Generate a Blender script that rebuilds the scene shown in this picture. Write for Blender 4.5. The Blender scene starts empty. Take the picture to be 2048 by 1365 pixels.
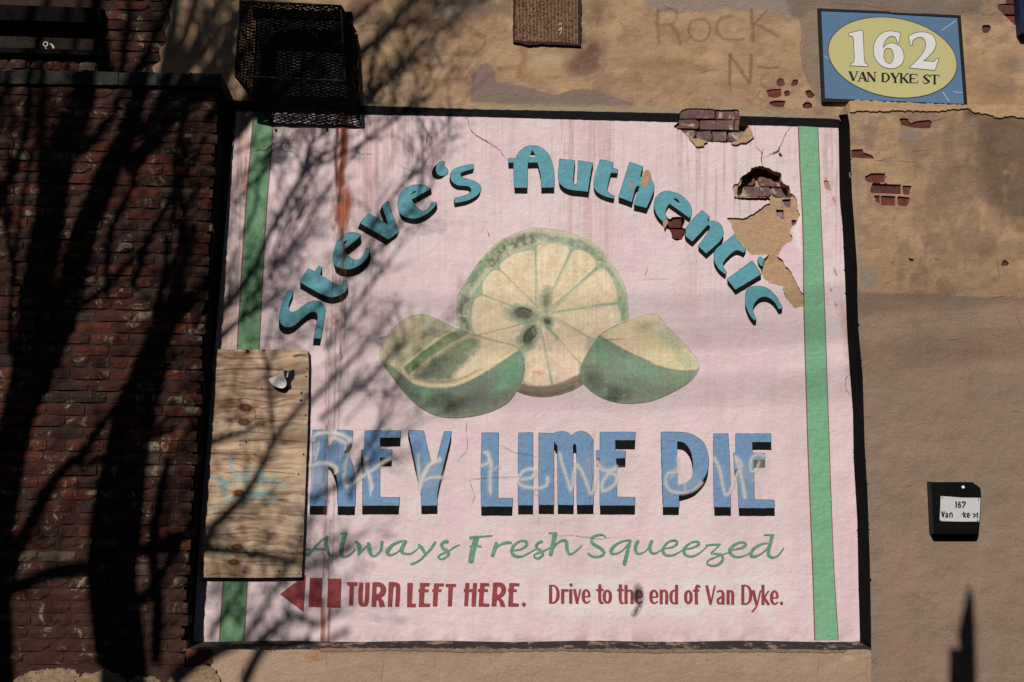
# Sunlit street wall with a painted key lime pie mural, seen from the pavement.
import bpy, math, random
import numpy as np
from math import radians, sin, cos, pi
from mathutils import Matrix, Vector
from mathutils.geometry import delaunay_2d_cdt

S = bpy.context.scene
COL = S.collection
random.seed(7)

# ------------------------------------------------------------------ camera, world, sun, exposure
CAM_LOC = (0.0, -5.8, 1.6)
YAW, PITCH, ROLL = radians(-2.783), radians(9.314), radians(0.648)
cam_data = bpy.data.cameras.new('camera')
cam_data.sensor_width = 36.0
cam_data.lens = 36.0 * 1996.0 / 2048.0
cam_data.clip_start, cam_data.clip_end = 0.05, 300.0
cam = bpy.data.objects.new('camera', cam_data)
COL.objects.link(cam)
CR = Matrix.Rotation(YAW, 3, 'Z') @ Matrix.Rotation(pi / 2 + PITCH, 3, 'X') @ Matrix.Rotation(ROLL, 3, 'Z')
cam.matrix_world = Matrix.Translation(CAM_LOC) @ CR.to_4x4()
S.camera = cam

SUNV = (0.40, 1.0, -0.80)          # the way the light travels
world = bpy.data.worlds.new('World')
S.world = world
world.use_nodes = True
wn = world.node_tree
sky = wn.nodes.new('ShaderNodeTexSky')
sky.sky_type = 'NISHITA'
sky.sun_disc = False
sky.air_density = 0.7
sky.dust_density = 0.4
sky.sun_elevation = math.atan2(-SUNV[2], math.hypot(SUNV[0], SUNV[1]))
sky.sun_rotation = math.atan2(-SUNV[0], -SUNV[1])
wn.links.new(sky.outputs[0], wn.nodes['Background'].inputs[0])
wn.nodes['Background'].inputs[1].default_value = 0.05
sun_data = bpy.data.lights.new('sun', 'SUN')
sun_data.energy = 5.0
sun_data.angle = radians(0.53)
sun_data.color = (1.0, 0.95, 0.885)
sun = bpy.data.objects.new('sun', sun_data)
sun.rotation_euler = Vector(SUNV).to_track_quat('-Z', 'Y').to_euler()
sun.location = (-4, -8, 10)
COL.objects.link(sun)
S.view_settings.view_transform = 'Standard'
S.view_settings.look = 'None'
S.view_settings.exposure = -0.30
S.view_settings.gamma = 1.0
S.view_settings.use_curve_mapping = False
S.cycles.transparent_max_bounces = 16

# ------------------------------------------------------------------ survey of the wall
# Marks on the wall were surveyed from the pavement with the camera above; at() turns a sighting
# into the point of a vertical plane y = const, in metres.
RM = np.array(CR)
C0 = np.array(CAM_LOC)


def at(u, v, y=0.0):
    u = np.asarray(u, float); v = np.asarray(v, float)
    d = np.stack([(u - 1024.0) / 1996.0, -(v - 682.5) / 1996.0, -np.ones_like(u)], -1) @ RM.T
    t = (y - C0[1]) / d[..., 1]
    return C0 + d * t[..., None]


def zz(org, sc, pts):
    return [(org[0] + p[0] / sc, org[1] + p[1] / sc) for p in pts]


def lin(c):
    c = np.asarray(c, float) / 255.0
    return np.where(c <= 0.04045, c / 12.92, ((c + 0.055) / 1.055) ** 2.4)


# ------------------------------------------------------------------ scene graph helpers
def meta(o, label=None, cat=None, group=None, kind=None):
    if label: o['label'] = label
    if cat: o['category'] = cat
    if group: o['group'] = group
    if kind: o['kind'] = kind
    return o


def thing(name, loc, label, cat, group=None, kind=None):
    o = bpy.data.objects.new(name, None)
    o.location = loc
    COL.objects.link(o)
    return meta(o, label, cat, group, kind)


def wloc(o):
    v = Vector((0, 0, 0))
    while o is not None:
        v = v + o.location
        o = o.parent
    return v


def link_mesh(name, me, mat, parent=None, **kw):
    o = bpy.data.objects.new(name, me)
    COL.objects.link(o)
    if parent is not None: o.parent = parent
    if mat is not None:
        me.materials.clear(); me.materials.append(mat)
    return meta(o, **kw)


def mk(name, verts, faces, mat, parent=None, smooth=False, cols=None, **kw):
    """verts in world metres; stored relative to the parent."""
    verts = np.asarray(verts, float).reshape(-1, 3)
    if parent is not None:
        verts = verts - np.array(wloc(parent))
    me = bpy.data.meshes.new(name)
    if isinstance(faces, np.ndarray):
        n, k = faces.shape
        me.vertices.add(len(verts)); me.vertices.foreach_set('co', verts.ravel())
        me.loops.add(n * k); me.loops.foreach_set('vertex_index', faces.ravel().astype(np.int32))
        me.polygons.add(n); me.polygons.foreach_set('loop_start', np.arange(0, n * k, k, dtype=np.int32))
        me.update(calc_edges=True)
    else:
        me.from_pydata(verts.tolist(), [], faces)
    if cols is not None:
        a = me.color_attributes.new('Col', 'FLOAT_COLOR', 'POINT')
        a.data.foreach_set('color', np.ascontiguousarray(cols, dtype=np.float32).ravel())
    if smooth:
        me.polygons.foreach_set('use_smooth', np.ones(len(me.polygons), bool))
    me.update()
    return link_mesh(name, me, mat, parent, **kw)


class MB:
    """collects simple solids for one mesh"""
    def __init__(s): s.v = []; s.f = []
    def add(s, v, f):
        b = len(s.v); s.v += [tuple(p) for p in v]; s.f += [tuple(i + b for i in q) for q in f]; return s
    def box(s, x0, x1, y0, y1, z0, z1):
        return s.add([(x0, y0, z0), (x1, y0, z0), (x1, y1, z0), (x0, y1, z0), (x0, y0, z1), (x1, y0, z1), (x1, y1, z1), (x0, y1, z1)],
                     [(0, 3, 2, 1), (4, 5, 6, 7), (0, 1, 5, 4), (1, 2, 6, 5), (2, 3, 7, 6), (3, 0, 4, 7)])
    def bar(s, a, b, w, n=4, w2=None):
        a = Vector(a); b = Vector(b); d = (b - a)
        if d.length < 1e-6: return s
        d.normalize(); q = d.to_track_quat('Z', 'Y'); w2 = w if w2 is None else w2
        vs = []
        for p, r in ((a, w), (b, w2)):
            for i in range(n):
                t = 2 * pi * (i + .5) / n
                vs.append(p + q @ Vector((r * cos(t), r * sin(t), 0)))
        f = [(i, (i + 1) % n, n + (i + 1) % n, n + i) for i in range(n)]
        f += [tuple(range(n - 1, -1, -1)), tuple(range(n, 2 * n))]
        return s.add(vs, f)
    def tube(s, pts, rad, n=6):
        pts = [Vector(p) for p in pts]; vs = []; m = len(pts)
        for i, p in enumerate(pts):
            d = (pts[min(i + 1, m - 1)] - pts[max(i - 1, 0)]).normalized()
            q = d.to_track_quat('Z', 'Y')
            for k in range(n):
                t = 2 * pi * k / n
                vs.append(p + q @ Vector((rad[i] * cos(t), rad[i] * sin(t), 0)))
        f = [(i * n + k, i * n + (k + 1) % n, (i + 1) * n + (k + 1) % n, (i + 1) * n + k) for i in range(m - 1) for k in range(n)]
        f += [tuple(range(n - 1, -1, -1)), tuple(range((m - 1) * n, m * n))]
        return s.add(vs, f)
    def build(s, name, mat, parent=None, **kw): return mk(name, s.v, s.f, mat, parent, **kw)


# ------------------------------------------------------------------ flat shapes
def smoothp(pts, n=4, corner=48, closed=True):
    """Catmull-Rom through the points, sharp turns kept as corners"""
    P = [np.array(p, float) for p in pts]; m = len(P); out = []
    def turn(i):
        a = P[i] - P[(i - 1) % m]; b = P[(i + 1) % m] - P[i]
        c = abs(math.degrees(math.atan2(a[0] * b[1] - a[1] * b[0], a @ b)))
        return c
    cor = [turn(i) > corner for i in range(m)]
    if not closed: cor[0] = cor[-1] = True
    for i in range(m if closed else m - 1):
        p1, p2 = P[i], P[(i + 1) % m]
        if cor[i] and cor[(i + 1) % m]:
            out.append(tuple(p1)); continue
        p0 = p1 if cor[i] else P[(i - 1) % m]
        p3 = p2 if cor[(i + 1) % m] else P[(i + 2) % m]
        for k in range(n):
            t = k / n
            q = .5 * ((2 * p1) + (p2 - p0) * t + (2 * p0 - 5 * p1 + 4 * p2 - p3) * t * t + (3 * p1 - p0 - 3 * p2 + p3) * t ** 3)
            out.append(tuple(q))
    if not closed: out.append(tuple(P[-1]))
    return out


def circ(x, y, r, n=12, ry=None):
    ry = r if ry is None else ry
    return [(x + r * cos(2 * pi * i / n), y + ry * sin(2 * pi * i / n)) for i in range(n)]


def stroke(pts, w, n=4, pen=None, sm=True):
    """a brush stroke: w is one width or one per point; pen=(angle, thin) varies it with direction"""
    ws = list(w) if hasattr(w, '__len__') else [w] * len(pts)
    if sm and len(pts) > 2:
        q = smoothp(pts, n, 100, False)
        m = len(q); ws = np.interp(np.linspace(0, len(pts) - 1, m), range(len(pts)), ws)
        pts = q
    out = []
    wv = []
    for i in range(len(pts)):
        a = pts[max(i - 1, 0)]; b = pts[min(i + 1, len(pts) - 1)]
        k = 1.0
        if pen:
            t = math.atan2(b[1] - a[1], b[0] - a[0])
            k = pen[1] + (1 - pen[1]) * abs(sin(t - pen[0]))
        wv.append(ws[i] * k / 2)
    for i in range(len(pts) - 1):
        a = np.array(pts[i]); b = np.array(pts[i + 1]); d = b - a; L = np.hypot(*d)
        if L < 1e-6: continue
        nn = np.array([-d[1], d[0]]) / L
        out.append([tuple(a + nn * wv[i]), tuple(b + nn * wv[i + 1]), tuple(b - nn * wv[i + 1]), tuple(a - nn * wv[i])])
        if i: out.append(circ(a[0], a[1], wv[i] * .99, 8))
    return out


def area(p):
    return .5 * sum(p[i][0] * p[(i + 1) % len(p)][1] - p[(i + 1) % len(p)][0] * p[i][1] for i in range(len(p)))


def tris(adds, subs=()):
    """union of adds minus subs, as clean triangles"""
    V = []; F = []
    for p in list(adds) + list(subs):
        q = [(a, -b) for a, b in p]
        if area(q) < 0: q.reverse()
        b = len(V); V += [Vector(x) for x in q]; F.append(list(range(b, b + len(q))))
    na = len(adds)
    r = delaunay_2d_cdt(V, [], F, 1, 1e-4)
    keep = [f for f, o in zip(r[2], r[5]) if any(i < na for i in o) and not any(i >= na for i in o)]
    return [(v[0], -v[1]) for v in r[0]], keep


def sheet(name, adds, mat, parent, y, subs=(), thick=0.0, **kw):
    """flat shape on the plane y; with thick > 0 a slab whose front is at y"""
    P, T = tris(adds, subs)
    used = sorted({i for t in T for i in t}); rm = {k: i for i, k in enumerate(used)}
    P = [P[i] for i in used]; T = [tuple(rm[i] for i in t) for t in T]
    A = np.array(P); w = at(A[:, 0], A[:, 1], y)
    n = len(w); verts = w.tolist(); faces = list(T)
    if thick:
        back = w.copy(); back[:, 1] += thick
        verts += back.tolist()
        faces += [tuple(i + n for i in reversed(t)) for t in T]
        e = {}
        for t in T:
            for i in range(3):
                a, b = t[i], t[(i + 1) % 3]
                if (b, a) in e: del e[(b, a)]
                else: e[(a, b)] = 1
        faces += [(b, a, a + n, b + n) for a, b in e]
    return mk(name, verts, faces, mat, parent, **kw)


def sweep(poly, off):
    """the ground a shape covers when it slides by off"""
    out = []
    q = [(x + off[0], y + off[1]) for x, y in poly]
    for i in range(len(poly)):
        j = (i + 1) % len(poly)
        p = [poly[i], poly[j], q[j], q[i]]
        if abs(area(p)) > .3: out.append(p)
    out.append(q); out.append(list(poly))
    return out


def outline(poly, w=1.6):
    return stroke(list(poly) + [poly[0]], w, sm=False)


# ------------------------------------------------------------------ noise and the brush
def _h(i, j, s):
    n = (i * 374761393 + j * 668265263 + s * 974634777) & 0xFFFFFFFF
    n = ((n ^ (n >> 13)) * 1274126177) & 0xFFFFFFFF
    return ((n ^ (n >> 16)) & 0xFFFF) / 65535.0


def vn(x, y, s=0):
    xi = np.floor(x).astype(np.int64); yi = np.floor(y).astype(np.int64)
    fx = x - xi; fy = y - yi
    fx = fx * fx * (3 - 2 * fx); fy = fy * fy * (3 - 2 * fy)
    a = _h(xi, yi, s); b = _h(xi + 1, yi, s); c = _h(xi, yi + 1, s); d = _h(xi + 1, yi + 1, s)
    return (a * (1 - fx) + b * fx) * (1 - fy) + (c * (1 - fx) + d * fx) * fy


def fbm(x, y, s=0, o=4):
    r = 0; a = .5; t = 0
    for k in range(o):
        r = r + a * vn(x * 2 ** k, y * 2 ** k, s + k * 17); t += a; a *= .55
    return r / t


def sst(a, b, x):
    t = np.clip((x - a) / (b - a), 0, 1); return t * t * (3 - 2 * t)


def segd(U, V, pts, closed=False, near=False):
    best = np.full(U.shape, 1e9); NU = U.copy() if near else None; NV = V.copy() if near else None
    n = len(pts)
    for i in range(n if closed else n - 1):
        ax, ay = pts[i]; bx, by = pts[(i + 1) % n]
        dx, dy = bx - ax, by - ay; L = dx * dx + dy * dy + 1e-9
        t = np.clip(((U - ax) * dx + (V - ay) * dy) / L, 0, 1)
        px = ax + t * dx; py = ay + t * dy
        d = np.hypot(U - px, V - py)
        if near:
            m = d < best; NU[m] = px[m]; NV[m] = py[m]
        best = np.minimum(best, d)
    return (best, NU, NV) if near else best


def inside(U, V, pts):
    r = np.zeros(U.shape, bool); n = len(pts); j = n - 1
    for i in range(n):
        xi, yi = pts[i]; xj, yj = pts[j]
        if yi != yj:
            r ^= ((yi > V) != (yj > V)) & (U < (xj - xi) * (V - yi) / (yj - yi) + xi)
        j = i
    return r


class Paint:
    """colour laid on a surface by a brush, held per vertex of a fine grid"""
    def __init__(s, u0, v0, u1, v1, h, base, alpha=1.0, seed=0):
        s.h = h; s.seed = seed
        s.U, s.V = np.meshgrid(np.arange(u0, u1 + h, h), np.arange(v0, v1 + h, h))
        s.C = np.ones(s.U.shape + (3,)) * lin(base); s.A = np.full(s.U.shape, float(alpha))
        s.u0, s.v0 = u0, v0
    def sl(s, a, b, c, d):
        h = s.h; ny, nx = s.U.shape
        i0 = max(int((a - s.u0) / h), 0); i1 = min(int((c - s.u0) / h) + 2, nx)
        j0 = max(int((b - s.v0) / h), 0); j1 = min(int((d - s.v0) / h) + 2, ny)
        if i1 <= i0 or j1 <= j0: return None
        return (slice(j0, j1), slice(i0, i1))
    def mix(s, sl, m, col, br=0, sc=9.0, mode='mix', stretch=1.0):
        U, V = s.U[sl], s.V[sl]; s.seed += 1
        if br:
            n = fbm(U / sc, V / (sc * stretch), s.seed)
            m = m * sst(br - .16, br + .16, n)
        m3 = m[..., None]
        s.C[sl] = s.C[sl] * (1 - m3) + lin(col) * m3
        s.A[sl] = np.maximum(s.A[sl], m)
    def blob(s, x, y, rx, ry, col, a=1., soft=.6, rot=0, br=0, sc=9., wob=0., stretch=1.):
        R = max(rx, ry) * 1.3 + 2; sl = s.sl(x - R, y - R, x + R, y + R)
        if sl is None: return
        U, V = s.U[sl] - x, s.V[sl] - y
        c, q = cos(radians(rot)), sin(radians(rot))
        d = np.hypot((U * c + V * q) / rx, (-U * q + V * c) / ry)
        if wob: d = d + wob * (fbm(s.U[sl] / (rx * .35), s.V[sl] / (ry * .35), s.seed + 5) - .5)
        s.mix(sl, a * np.clip((1.08 - d) / soft, 0, 1), col, br, sc, stretch=stretch)
    def line(s, pts, w, col, a=1., soft=1.5, br=0, sc=9., wob=0., sm=True, stretch=1.):
        if sm and len(pts) > 2: pts = smoothp(pts, 3, 100, False)
        w2 = w / 2 + soft + wob
        xs = [p[0] for p in pts]; ys = [p[1] for p in pts]
        sl = s.sl(min(xs) - w2, min(ys) - w2, max(xs) + w2, max(ys) + w2)
        if sl is None: return
        U, V = s.U[sl], s.V[sl]
        if wob:
            U = U + wob * 2 * (fbm(s.U[sl] / 14, s.V[sl] / 14, s.seed + 3) - .5); V = V + wob * 2 * (fbm(s.U[sl] / 14, s.V[sl] / 14, s.seed + 9) - .5)
        d = segd(U, V, pts)
        s.mix(sl, a * np.clip((w / 2 + soft / 2 - d) / soft, 0, 1), col, br, sc, stretch=stretch)
    def poly(s, pts, col, a=1., soft=2., br=0, sc=9., wob=0., sm=True, stretch=1.):
        if sm: pts = smoothp(pts, 3, 70)
        xs = [p[0] for p in pts]; ys = [p[1] for p in pts]; w2 = soft + wob
        sl = s.sl(min(xs) - w2, min(ys) - w2, max(xs) + w2, max(ys) + w2)
        if sl is None: return
        U, V = s.U[sl], s.V[sl]
        if wob:
            U = U + wob * 2 * (fbm(s.U[sl] / 12, s.V[sl] / 12, s.seed + 3) - .5); V = V + wob * 2 * (fbm(s.U[sl] / 12, s.V[sl] / 12, s.seed + 9) - .5)
        d = segd(U, V, pts, True); d = np.where(inside(U, V, pts), d, -d)
        s.mix(sl, a * np.clip((d + soft / 2) / soft, 0, 1), col, br, sc, stretch=stretch)
    def vary(s, amp, sc, sy=None, seed=1, gamma=1.0, col=None, lo=.5, hi=1.):
        """mottle: brighten and darken, or wash towards col where the noise is high"""
        n = fbm(s.U / sc, s.V / (sy or sc), seed + 31, 5)
        if col is None: s.C *= (1 + amp * 2 * (n - .5))[..., None]
        else:
            m = (amp * sst(lo, hi, n))[..., None]; s.C = s.C * (1 - m) + lin(col) * m
    def mesh(s, name, outl, holes, mat, parent, y, amin=None, **kw):
        U, V = s.U, s.V; h = s.h
        sd = np.full(U.shape, 1e9); NU, NV = U.copy(), V.copy()
        for k, pts in enumerate([outl] + list(holes)):
            if pts is None: continue
            xs = [p[0] for p in pts]; ys = [p[1] for p in pts]
            sl = (slice(None), slice(None)) if k == 0 else s.sl(min(xs) - 3 * h, min(ys) - 3 * h, max(xs) + 3 * h, max(ys) + 3 * h)
            d, nu, nv = segd(U[sl], V[sl], pts, True, True)
            ins = inside(U[sl], V[sl], pts); d = np.where(ins == (k == 0), d, -d)
            m = d < sd[sl]
            sd[sl] = np.where(m, d, sd[sl]); a = NU[sl]; a[m] = nu[m]; NU[sl] = a; a = NV[sl]; a[m] = nv[m]; NV[sl] = a
        ok = sd > -.62 * h
        snap = (np.abs(sd) < .62 * h)
        PU = np.where(snap, NU, U); PV = np.where(snap, NV, V)
        if amin is not None: ok &= s.A > amin
        ny, nx = U.shape; idx = np.arange(ny * nx).reshape(ny, nx)
        f = ok[:-1, :-1] & ok[1:, :-1] & ok[:-1, 1:] & ok[1:, 1:]
        if amin is not None: f = (ok[:-1, :-1] | ok[1:, :-1] | ok[:-1, 1:] | ok[1:, 1:])
        q = np.stack([idx[1:, :-1][f], idx[1:, 1:][f], idx[:-1, 1:][f], idx[:-1, :-1][f]], -1)
        used = np.unique(q); rm = np.zeros(ny * nx, np.int64); rm[used] = np.arange(len(used)); q = rm[q]
        w = at(PU.ravel()[used], PV.ravel()[used], y)
        c = np.concatenate([s.C.reshape(-1, 3)[used], s.A.reshape(-1, 1)[used]], 1)
        return mk(name, w, q.astype(np.int32), mat, parent, cols=np.clip(c, 0, 1), **kw)


def rim(mb, poly, y0, y1):
    """the broken edge of a coat of plaster, all round a hole"""
    n = len(poly); a = at([p[0] for p in poly], [p[1] for p in poly], y0); b = a.copy(); b[:, 1] = y1
    return mb.add(a.tolist() + b.tolist(), [(i, (i + 1) % n, n + (i + 1) % n, n + i) for i in range(n)])


def ragged(poly, amp=1.2, step=4.0, seed=1):
    """a broken outline between the surveyed corners"""
    r = random.Random(seed); out = []
    n = len(poly)
    for i in range(n):
        a = np.array(poly[i]); b = np.array(poly[(i + 1) % n]); L = np.hypot(*(b - a)); m = max(1, int(L / step))
        for k in range(m):
            p = a + (b - a) * k / m
            if k: p = p + np.array([r.uniform(-amp, amp), r.uniform(-amp, amp)])
            out.append(tuple(p))
    return out


def grow(poly, k):
    c = np.mean(np.array(poly), 0); return [tuple(c + (np.array(p) - c) * (1 + k / max(np.hypot(*(np.array(p) - c)), 1e-3))) for p in poly]


# ------------------------------------------------------------------ materials
def nodes(name):
    m = bpy.data.materials.new(name); m.use_nodes = True
    nt = m.node_tree; return m, nt, nt.nodes['Principled BSDF']


def N(nt, t, **kw):
    n = nt.nodes.new(t)
    for k, v in kw.items():
        if hasattr(n, k): setattr(n, k, v)
        else: n.inputs[k].default_value = v
    return n


def noise(nt, scale, detail=4, rough=.6, vec=None, stretch=None, dist=0.):
    g = N(nt, 'ShaderNodeNewGeometry')
    src = g.outputs['Position']
    if stretch:
        mp = N(nt, 'ShaderNodeMapping'); mp.inputs['Scale'].default_value = stretch
        nt.links.new(src, mp.inputs[0]); src = mp.outputs[0]
    n = N(nt, 'ShaderNodeTexNoise'); n.inputs['Scale'].default_value = scale; n.inputs['Detail'].default_value = detail
    n.inputs['Roughness'].default_value = rough; n.inputs['Distortion'].default_value = dist
    nt.links.new(src, n.inputs['Vector'])
    return n.outputs['Fac']


def ramp(nt, fac, stops):
    r = N(nt, 'ShaderNodeValToRGB'); e = r.color_ramp.elements
    while len(e) < len(stops): e.new(.5)
    for x, (p, c) in zip(e, stops):
        x.position = p; x.color = (c, c, c, 1) if not hasattr(c, '__len__') else tuple(c) + (1,)
    nt.links.new(fac, r.inputs[0]); return r.outputs[0]


def mixc(nt, fac, a, b, mode='MIX'):
    m = N(nt, 'ShaderNodeMix', data_type='RGBA', blend_type=mode)
    for i, x in ((0, fac), (6, a), (7, b)):
        if hasattr(x, 'links'): nt.links.new(x, m.inputs[i])
        elif i == 0: m.inputs[0].default_value = x
        else: m.inputs[i].default_value = tuple(x) + (1,) if len(x) == 3 else x
    return m.outputs[2]


def bump(nt, bs, hs):
    prev = None
    for h, st, dist in hs:
        b = N(nt, 'ShaderNodeBump'); b.inputs['Strength'].default_value = st; b.inputs['Distance'].default_value = dist
        nt.links.new(h, b.inputs['Height'])
        if prev: nt.links.new(prev, b.inputs['Normal'])
        prev = b.outputs[0]
    nt.links.new(prev, bs.inputs['Normal'])


def stucco_bump(nt, bs, k=1.0):
    bump(nt, bs, [(noise(nt, 6, 4, .55), .5 * k, .03), (noise(nt, 22, 6, .75, stretch=(.45, 1, 1.5), dist=.6), .30 * k, .012), (noise(nt, 30, 6, .72, dist=.3), .34 * k, .012), (noise(nt, 80, 6, .75), .48 * k, .005),
                  (noise(nt, 260, 3, .6), .6 * k, .0018)])


def m_painted(name, rough=.8, k=1.0, var=.10):
    """colour from the brush grid, plus grain and relief"""
    m, nt, b = nodes(name)
    a = N(nt, 'ShaderNodeVertexColor', layer_name='Col')
    g = ramp(nt, noise(nt, 130, 5, .7), [(.25, 1 - var), (.75, 1 + var)])
    c = mixc(nt, 1.0, a.outputs[0], g, 'MULTIPLY')
    sp = ramp(nt, noise(nt, 330, 2, .5), [(.26, .55), (.33, 1.0)])
    c = mixc(nt, .6, c, sp, 'MULTIPLY')
    nt.links.new(c, b.inputs['Base Color']); b.inputs['Roughness'].default_value = rough
    b.inputs['Specular IOR Level'].default_value = .25
    stucco_bump(nt, b, k)
    return m


def m_flat(name, col, rough=.75, var=.12, k=1.0, wear=None, spec=.25, metal=0., scale=40, streak=False, wsc=90):
    """one paint colour with brush wear and the relief of the render below"""
    m, nt, b = nodes(name); c = lin(col)
    n = noise(nt, scale, 6, .7, stretch=(1, 1, .12) if streak else None)
    cc = mixc(nt, ramp(nt, n, [(.3, 0.), (.7, 1.)]), tuple(np.clip(c * (1 - var), 0, 1)), tuple(np.clip(c * (1 + var) + .004, 0, 1)))
    if wear is not None:
        w = ramp(nt, noise(nt, wsc, 7, .75), [(wear[1], 0.), (wear[1] + .06, 1.)])
        cc = mixc(nt, w, cc, tuple(lin(wear[0])))
    nt.links.new(cc, b.inputs['Base Color']); b.inputs['Roughness'].default_value = rough
    b.inputs['Specular IOR Level'].default_value = spec; b.inputs['Metallic'].default_value = metal
    if k: stucco_bump(nt, b, k)
    return m


def m_brick(name, cols, white=.62, dirt=.5, wcol=(150, 135, 118)):
    m, nt, b = nodes(name)
    oi = N(nt, 'ShaderNodeObjectInfo')
    st = [(i / len(cols), tuple(lin(c))) for i, c in enumerate(cols)]
    r = N(nt, 'ShaderNodeValToRGB'); r.color_ramp.interpolation = 'CONSTANT'; e = r.color_ramp.elements
    while len(e) < len(st): e.new(.5)
    for x, (p, c) in zip(e, st): x.position = p; x.color = c + (1,)
    nt.links.new(oi.outputs['Random'], r.inputs[0])
    base = mixc(nt, 1., r.outputs[0], ramp(nt, noise(nt, 28, 6, .7), [(.25, .55), (.75, 1.35)]), 'MULTIPLY')
    w = ramp(nt, noise(nt, 7.5, 9, .78, dist=.8), [(white, 0.), (white + .05, 1.)])
    base = mixc(nt, w, base, tuple(lin(wcol)))
    d = ramp(nt, noise(nt, 5, 5, .6, stretch=(1, 1, .35)), [(.35, dirt), (.7, 1.)])
    base = mixc(nt, 1., base, d, 'MULTIPLY')
    nt.links.new(base, b.inputs['Base Color']); b.inputs['Roughness'].default_value = .9
    b.inputs['Specular IOR Level'].default_value = .15
    bump(nt, b, [(noise(nt, 35, 5, .7), .7, .008), (noise(nt, 200, 4, .7), .6, .002)])
    return m


PINK = (222, 201, 203)
TAN = (168, 139, 109)
BLACK = (24, 23, 25)
M = {}
M['mural'] = m_painted('mural_paint', .75, .8, .06)
M['stucco'] = m_painted('tan_stucco', .9, 1.15, .14)
M['lime'] = m_painted('lime_paint', .75, .8, .08)
M['black'] = m_flat('black_paint', (17, 16, 17), .8, .3, 1., wear=((48, 43, 42), .72), spec=.1)
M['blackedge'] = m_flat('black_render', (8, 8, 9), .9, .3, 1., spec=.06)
M['teal'] = m_flat('teal_paint', (94, 156, 170), .7, .15, 1., wear=((122, 172, 180), .60))
M['blue'] = m_flat('blue_paint', (112, 146, 182), .7, .13, .9, wear=((138, 166, 194), .62))
M['ink'] = m_flat('ink_black_paint', (17, 17, 18), .8, .2, .9, wear=((32, 30, 31), .64), spec=.1)
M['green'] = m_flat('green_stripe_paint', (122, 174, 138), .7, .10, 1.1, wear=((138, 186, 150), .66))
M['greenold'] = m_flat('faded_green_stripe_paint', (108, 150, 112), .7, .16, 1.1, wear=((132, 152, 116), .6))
M['line'] = m_flat('brown_line_paint', (134, 92, 78), .8, .2, 1.)
M['script'] = m_flat('script_green_paint', (98, 148, 124), .7, .22, .9, wear=((158, 180, 166), .56), scale=60)
M['red'] = m_flat('dark_red_paint', (146, 66, 68), .7, .10, .9, wear=((168, 102, 100), .62))
M['rust'] = m_flat('rusty_metal', (112, 76, 52), .8, .45, .4, scale=25)
M['basecoat'] = m_flat('tan_scratch_coat', (180, 148, 116), .9, .12, 1.2, wear=((165, 128, 98), .6))
M['mortar'] = m_flat('grey_brown_mortar', (92, 70, 56), .95, .3, 1.3)
M['darkmortar'] = m_flat('sooty_mortar', (56, 37, 31), .95, .3, 1.3)
M['brick'] = m_brick('red_brick', [(80, 46, 38), (92, 49, 39), (68, 43, 37), (80, 52, 44), (58, 40, 36), (98, 52, 40), (74, 48, 41), (70, 40, 34), (88, 74, 64), (62, 44, 40)], .555, .45, (140, 124, 106))
M['brickold'] = m_brick('weathered_purple_brick', [(118, 90, 86), (112, 88, 88), (128, 102, 96), (116, 84, 78)], .53, .8, (182, 170, 162))
M['brickred'] = m_brick('exposed_red_brick', [(104, 62, 54), (118, 66, 56), (98, 62, 56)], .7, .7, (160, 130, 118))
M['coping'] = m_flat('greenish_slate', (48, 47, 42), .9, .3, 1.2, wear=((92, 84, 72), .66))
M['cage'] = m_flat('black_iron', (14, 12, 11), .7, .3, 0, wear=((44, 28, 20), .66), spec=.2)
M['bark'] = m_flat('bark', (84, 72, 60), .95, .3, 1.5)
M['concrete'] = m_flat('pavement_concrete', (66, 64, 62), .95, .15, 1.)
M['asphalt'] = m_flat('road_asphalt', (50, 50, 50), .95, .2, 1.)

DP = 0.15                     # how far the piers stand in front of the mural
ZB = -0.0                     # ground level


def ilist(L, v):
    return float(np.interp(v, [p[1] for p in L], [p[0] for p in L]))


R_FRONT = [(1696, 205), (1697, 228), (1699.5, 250), (1701, 300), (1704, 389), (1709, 456), (1714.6, 537), (1715, 600), (1717, 660), (1725.7, 755), (1729.6, 894), (1735, 983), (1739.6, 1117), (1742, 1240), (1742.4, 1291)]
R_CORNER = [(1674, 205), (1676, 240), (1677, 256), (1679, 389), (1684, 436), (1689, 537), (1694, 660), (1698, 721), (1705.6, 822), (1707.3, 922), (1714.6, 1044), (1716.8, 1167), (1720, 1278), (1720, 1290)]
L_FRONT = [(443, 150), (440, 180), (432, 330), (425, 430), (420, 520), (412, 640), (406, 740), (400, 820), (394, 920), (388, 1000), (378, 1180), (372, 1290), (370, 1330)]
L_CORNER = [(460, 150), (457, 215), (441, 430), (428, 640), (422, 740), (409, 920), (404, 1000), (394, 1160), (386, 1290)]
XL = float(np.mean([at(u, v, -DP)[0] for u, v in L_FRONT]))
XR = float(np.mean([at(u, v, -DP)[0] for u, v in R_FRONT]))
Z_SILL = float(at(1000, 1300, -DP)[2]); Z_MB = float(at(1000, 1284, 0)[2])

# ------------------------------------------------------------------ ground
p = MB(); p.box(-14, 14, -3.6, 0.4, -.25, 0); p.build('pavement', M['concrete'], kind='structure')
p = MB(); p.box(-14, 14, -3.75, -3.603, -.25, .003); p.build('kerb', M['concrete'], kind='structure')
p = MB(); p.add([(-60, -60, -.13), (60, -60, -.13), (60, -3.74, -.13), (-60, -3.74, -.13)], [(0, 1, 2, 3)]); p.build('road', M['asphalt'], kind='structure')


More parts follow.
